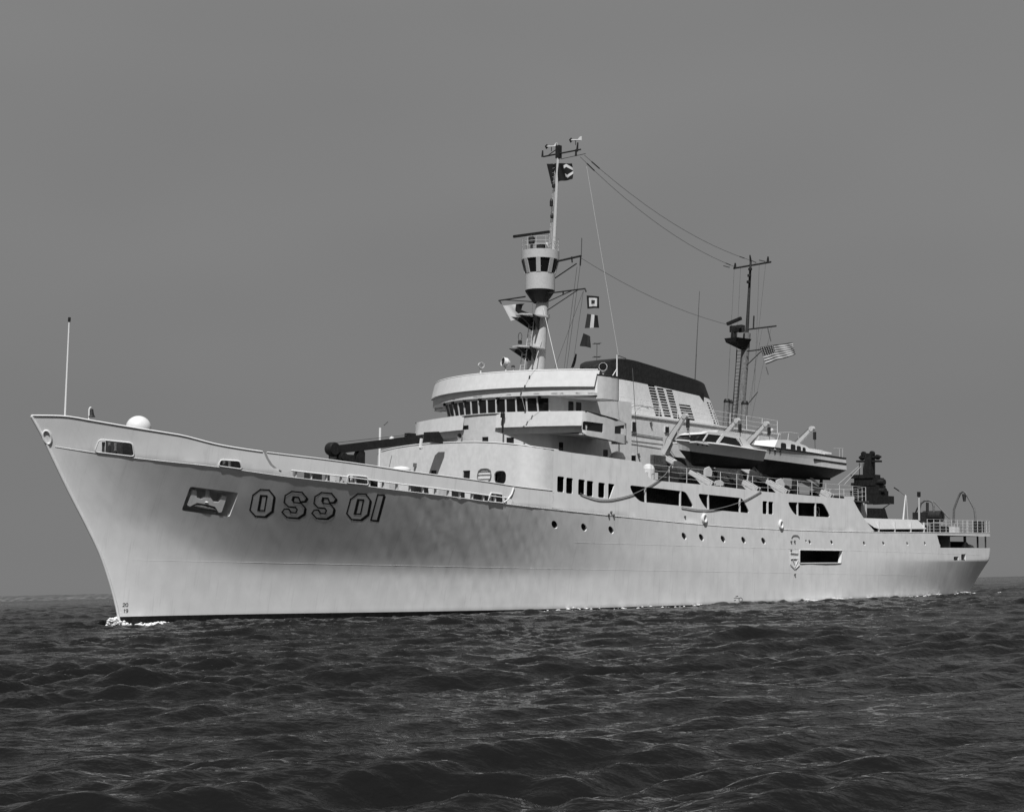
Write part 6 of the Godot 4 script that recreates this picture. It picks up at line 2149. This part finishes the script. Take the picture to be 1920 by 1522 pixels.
# ---------------------------------------------------------------- flags
func flag(label: String, tl: Vector3, tr: Vector3, br: Vector3, bl: Vector3, amp: float, n: float, draw: Callable, tail := 0.0) -> void:
	var im := Image.create(160, 96, true, Image.FORMAT_RGB8)
	for y in 96:
		for x in 160:
			var c: float = draw.call((x + 0.5) / 160.0, (y + 0.5) / 96.0)
			im.set_pixel(x, y, g(c))
	im.generate_mipmaps()
	var mt := StandardMaterial3D.new()
	mt.albedo_texture = ImageTexture.create_from_image(im)
	mt.roughness = 0.9
	mt.metallic_specular = 0.2
	mt.cull_mode = BaseMaterial3D.CULL_DISABLED
	mt.backlight_enabled = true
	mt.backlight = Color(0.25, 0.25, 0.25)
	var m := MB.new()
	var nx := 24; var ny := 12
	var nrmv := (tr - tl).cross(bl - tl).normalized()
	var ptf := func(i: int, j: int) -> Vector3:
		var s := float(i) / nx; var t := float(j) / ny
		var ss := s
		if tail > 0.0: ss = s * (1.0 - tail * (1.0 - absf(2.0 * t - 1.0)) )
		var p := tl.lerp(tr, ss).lerp(bl.lerp(br, ss), t)
		return p + nrmv * amp * ss * (sin(n * TAU * ss + t * 1.6) + 0.4 * sin(2.3 * n * TAU * ss - t * 3.0)) + Vector3(0, -0.12 * amp * sin(n * TAU * ss * 1.3 + 1.0), 0)
	for i in nx:
		for j in ny:
			var a: Vector3 = ptf.call(i, j); var b: Vector3 = ptf.call(i + 1, j); var c: Vector3 = ptf.call(i + 1, j + 1); var d: Vector3 = ptf.call(i, j + 1)
			var fn := (d - a).cross(b - a).normalized()
			for q in [[a, i, j], [b, i + 1, j], [c, i + 1, j + 1], [a, i, j], [c, i + 1, j + 1], [d, i, j + 1]]:
				m.v.append(q[0]); m.n.append(fn); m.uv.append(Vector2(float(q[1]) / nx, float(q[2]) / ny))
	var o := put(m, "flag", mt, self)
	o.transform = ST
	o.set_meta("label", label); o.set_meta("category", "flag"); o.set_meta("group", "flags flying from the masts")
func fl(q: Array, u: float) -> Array:
	var out := []
	for p in q: out.append(pu(p[0], p[1], u))
	return out
func make_flags() -> void:
	var w := 0.62; var k := 0.02; var r := 0.045
	var u := 37.0
	var q := fl([[1100, 553.5], [1125, 556], [1123, 577.5], [1101.5, 578.5]], u)
	flag("square signal flag, dark with a white square frame round a dark centre", q[0], q[1], q[2], q[3], 0.06, 0.8, func(x: float, y: float) -> float:
		var d := maxf(absf(x - 0.5), absf(y - 0.5))
		return k if d > 0.34 else (w if d > 0.16 else r))
	q = fl([[1101, 588], [1122, 591.5], [1123, 614], [1096.5, 615]], u)
	flag("signal flag of three upright bands, the middle one white", q[0], q[1], q[2], q[3], 0.04, 0.8, func(x: float, y: float) -> float: return w if x > 0.36 and x < 0.66 else (r if x < 0.5 else k))
	q = fl([[1094, 624], [1110, 633], [1108, 652], [1087, 648]], u)
	flag("plain dark signal flag curling at its fly, below the banded one", q[0], q[1], q[2], q[3], 0.14, 0.7, func(x: float, y: float) -> float: return 0.03)
	q = fl([[1079.5, 662], [1081, 664], [1075, 688], [1070, 690]], u)
	flag("dark signal flag hanging limp at the foot of the hoist", q[0], q[1], q[2], q[3], 0.1, 1.2, func(x: float, y: float) -> float: return k)
	q = fl([[943, 572.5], [985, 569], [996, 588], [958, 601]], u)
	flag("swallow tailed signal flag, white at the hoist and dark at the fly", q[0], q[1], q[2], q[3], 0.12, 0.9, func(x: float, y: float) -> float: return w if x < 0.58 else k, 0.3)
	var um := pv(1045, 320, 0.0).x
	q = fl([[1025, 306.5], [1071, 306], [1071, 335], [1034, 345]], um)
	flag("dark house flag with a white triangle at the foremast head", q[0], q[1], q[2], q[3], 0.16, 1.1, func(x: float, y: float) -> float:
		var d := absf(x - 0.82) * 1.3 + absf(y - 0.45)
		return w if d > 0.24 and d < 0.42 and x > 0.74 else k)
	q = fl([[1425, 650.5], [1485, 642], [1493, 664], [1436.5, 682.5]], 60.8)
	flag("national ensign with stripes and a starred canton flying from the after mast", q[0], q[1], q[2], q[3], 0.14, 1.3, func(x: float, y: float) -> float:
		if x < 0.42 and y < 0.54:
			var sx := fposmod(x / 0.42 * 6.0, 1.0) - 0.5; var sy := fposmod(y / 0.54 * 5.0, 1.0) - 0.5
			return 0.55 if sx * sx + sy * sy < 0.05 else 0.03
		return 0.05 if int(floor(y * 13.0)) % 2 == 0 else 0.6)

# ---------------------------------------------------------------- anchor, ropes, person, foam
func make_loose_things() -> void:
	# anchor housed in its recess
	var cw := ph(387, 943)
	var an := nrm(hull_port, sy_of(cw), 1.0)
	var axx := (Vector3.RIGHT - an * an.x).normalized()
	var ab := Basis(axx, an.cross(axx), an) * Basis(Vector3.RIGHT, -0.08)
	var o := thing("anchor", "stockless bow anchor housed in its recess, flukes outward", "anchor", ST * Transform3D(ab, cw - an * 0.12))
	var m := MB.new()
	m.prism(PackedVector2Array([Vector2(-0.95, 0.5), Vector2(-0.72, 0.52), Vector2(-0.6, 0.15), Vector2(-0.35, 0.12), Vector2(-0.15, 0.3), Vector2(0.15, 0.3), Vector2(0.35, 0.12), Vector2(0.6, 0.15), Vector2(0.72, 0.52), Vector2(0.95, 0.5), Vector2(0.95, -0.35), Vector2(0.8, -0.4), Vector2(0.5, -0.12), Vector2(0.22, -0.1), Vector2(-0.22, -0.1), Vector2(-0.5, -0.12), Vector2(-0.8, -0.4), Vector2(-0.95, -0.35)]), Vector3(0, 0, -0.1), Vector3.RIGHT, Vector3.UP, Vector3(0, 0, 0.2))
	put(m, "flukes", M.hull_white, o)
	m = MB.new()
	m.tube([Vector3(0, 0.6, -0.6), Vector3(0, -0.05, 0.06)], 0.13, 8)
	put(m, "shank", M.hull_white, o)
	m = MB.new()
	m.lathe([Vector2(0, -0.7), Vector2(0.1, -0.68), Vector2(0.15, -0.2), Vector2(0.15, 0.2), Vector2(0.1, 0.68), Vector2(0, 0.7)], Vector3(0, -0.32, -0.02), Vector3.RIGHT, 12)
	put(m, "crown", M.steel_grey, o)
	# ropes slung along the side
	var sets := [[[[1087, 925], [1097, 929], [1112, 934], [1126, 936.5], [1142, 936.5], [1152, 935], [1166, 932], [1184, 927], [1200, 920], [1222, 908], [1246, 890], [1256, 874], [1262, 866]], "grey mooring rope slung from the tall gallery windows up to the forward davit"], [[[1277, 950.5], [1300, 954.5], [1318, 955.8], [1336, 955], [1360, 950], [1388, 941], [1410, 930], [1427, 920]], "grey mooring rope sagging across the middle gallery opening"]]
	for s in sets:
		var pts := []
		for q in s[0]: pts.append(ph(q[0], q[1]) + Vector3(0, 0, 0.06))
		var sm := []
		for i in pts.size() - 1:
			for k in 4:
				var p0: Vector3 = pts[maxi(i - 1, 0)]; var p3: Vector3 = pts[mini(i + 2, pts.size() - 1)]
				sm.append(pts[i].cubic_interpolate(pts[i + 1], p0, p3, k / 4.0))
		sm.append(pts[pts.size() - 1])
		var mo := MB.new()
		mo.tube(sm, 0.028, 6)
		var ro := put(mo, "mooring_rope", M.rope, self)
		ro.transform = ST
		ro.set_meta("label", s[1]); ro.set_meta("category", "rope"); ro.set_meta("group", "ropes slung along the ship's side")
	person()
	foam()

func person() -> void:
	# a man standing behind the flying bridge bulwark: only head and shoulders show
	var hd := pv(962, 689, 1.0)
	var o := thing("person", "person in a light shirt and dark cap standing behind the flying bridge bulwark", "person", ST * Transform3D(Basis(Vector3.UP, -0.3), Vector3(hd.x, 13.52, hd.z)))
	var H := hd.y + 0.12 - 13.52
	var sc := H / 1.78
	var b := MB.new()
	var cc := func(prof: Array, sx: float, sz: float, mt: String, called: String) -> void:
		var m := MB.new()
		m.lathe(prof, Vector3.ZERO, Vector3.UP, 16)
		for i in m.v.size(): m.v[i] = Vector3(m.v[i].x * sx, m.v[i].y, m.v[i].z * sz) * sc
		put(m, called, M[mt], o)
	# body: trunk, neck and head in one turned surface
	cc.call([Vector2(0.0, 0.84), Vector2(0.17, 0.86), Vector2(0.18, 1.0), Vector2(0.16, 1.12), Vector2(0.2, 1.3), Vector2(0.21, 1.4), Vector2(0.15, 1.47), Vector2(0.062, 1.5), Vector2(0.058, 1.55)], 0.62, 1.05, "cloth_light", "shirt")
	cc.call([Vector2(0.056, 1.52), Vector2(0.056, 1.57), Vector2(0.075, 1.6), Vector2(0.09, 1.66), Vector2(0.088, 1.72), Vector2(0.06, 1.77), Vector2(0, 1.79)], 1.1, 0.92, "skin", "head")
	cc.call([Vector2(0.098, 1.695), Vector2(0.1, 1.74), Vector2(0.07, 1.8), Vector2(0, 1.815)], 1.1, 0.95, "cloth_dark", "cap")
	var nm := MB.new()
	nm.tube([Vector3(-0.1, 1.69, 0) * sc, Vector3(-0.118, 1.655, 0) * sc], 0.014, 6)
	put(nm, "nose", M.skin, o)
	for sd in [1.0, -1.0]:
		var m := MB.new()
		m.tube([Vector3(0, 1.41, 0.2 * sd) * sc, Vector3(0.03, 1.12, 0.27 * sd) * sc, Vector3(-0.16, 1.0, 0.22 * sd) * sc, Vector3(-0.25, 1.02, 0.18 * sd) * sc], 0.055 * sc, 8, 0.035 * sc)
		put(m, "sleeve", M.cloth_light, o)
		m = MB.new()
		m.tube([Vector3(-0.25, 1.02, 0.18 * sd) * sc, Vector3(-0.31, 1.02, 0.16 * sd) * sc], 0.04 * sc, 8, 0.03 * sc)
		for k in 5:
			m.tube([Vector3(-0.3, 1.02, (0.13 + 0.017 * k) * sd) * sc, Vector3(-0.36, 1.0 - 0.005 * k, (0.12 + 0.019 * k) * sd) * sc, Vector3(-0.38, 0.97, (0.12 + 0.019 * k) * sd) * sc], 0.009, 5)
		put(m, "hand", M.skin, o)
		m = MB.new()
		m.tube([Vector3(0, 0.9, 0.09 * sd) * sc, Vector3(-0.01, 0.47, 0.1 * sd) * sc, Vector3(0, 0.06, 0.1 * sd) * sc], 0.085 * sc, 10, 0.05 * sc)
		put(m, "trouser_leg", M.cloth_dark, o)
		m = MB.new()
		m.box(Vector3(-0.05, 0.04, 0.1 * sd) * sc, Vector3(0.27, 0.08, 0.095) * sc)
		put(m, "shoe", M.cloth_dark, o)

func foam() -> void:
	var r := RandomNumberGenerator.new()
	r.seed = 99
	var m := MB.new()
	var blob := func(p: Vector3, s: float, flat: float) -> void:
		var a := r.randf() * TAU
		var ax := Vector3(cos(a), 0, sin(a)); var az := Vector3(-sin(a), 0, cos(a))
		var pr := []
		for k in 6:
			var t := TAU * k / 6
			pr.append(p + (ax * cos(t) * 1.3 + az * sin(t)) * s * r.randf_range(0.6, 1.1) + Vector3(0, r.randf_range(-0.2, 0.2) * s * flat, 0))
		var top := p + Vector3(0, s * flat, 0)
		for k in 6:
			var n: Vector3 = (pr[(k + 1) % 6] - top).cross(pr[k] - top).normalized()
			if n.y < 0: n = -n
			m.tri(top, pr[k], pr[(k + 1) % 6], n, n, n)
	# bow wave thrown up at the stem, trailing aft on both sides
	for i in 650:
		var t := pow(r.randf(), 2.4)
		var along_ := us(0.0) - 0.35 + t * 2.6 + 0.15 * r.randfn()
		var off := hb(maxf(along_, us(0.0) + 0.05), 0.0) + r.randf() * (0.15 + 0.9 * t)
		var h := (0.5 * exp(-t * 5.0) * pow(r.randf(), 1.6))
		var sd := 1.0 if r.randf() < 0.75 else -1.0
		var p := ST * Vector3(along_, 0.0, off * sd)
		p.y = maxf(wave_h(p.x, p.z, 0.4, 0.4), -0.2) + h * 0.9
		blob.call(p, r.randf_range(0.04, 0.11), 0.7)
	# thin lines of foam along the waterline
	for set_ in [[55.0, 63.0, 150], [66.0, 80.0, 90], [30.0, 45.0, 60], [82.0, 93.0, 80]]:
		for i in set_[2]:
			var u := lerpf(set_[0], set_[1], r.randf())
			var v := hb(minf(u, 88.0), 0.0) + 0.1 + absf(r.randfn(0, 0.35))
			var p := ST * Vector3(u, 0, v)
			p.y = wave_h(p.x, p.z, 0.4, 0.4) * 0.9 + 0.05
			blob.call(p, r.randf_range(0.04, 0.13), 0.35)
	var o := put(m, "sea_foam", M.foam, self)
	o.set_meta("kind", "stuff")
	o.set_meta("label", "white foam at the stem and along the waterline"); o.set_meta("category", "foam")
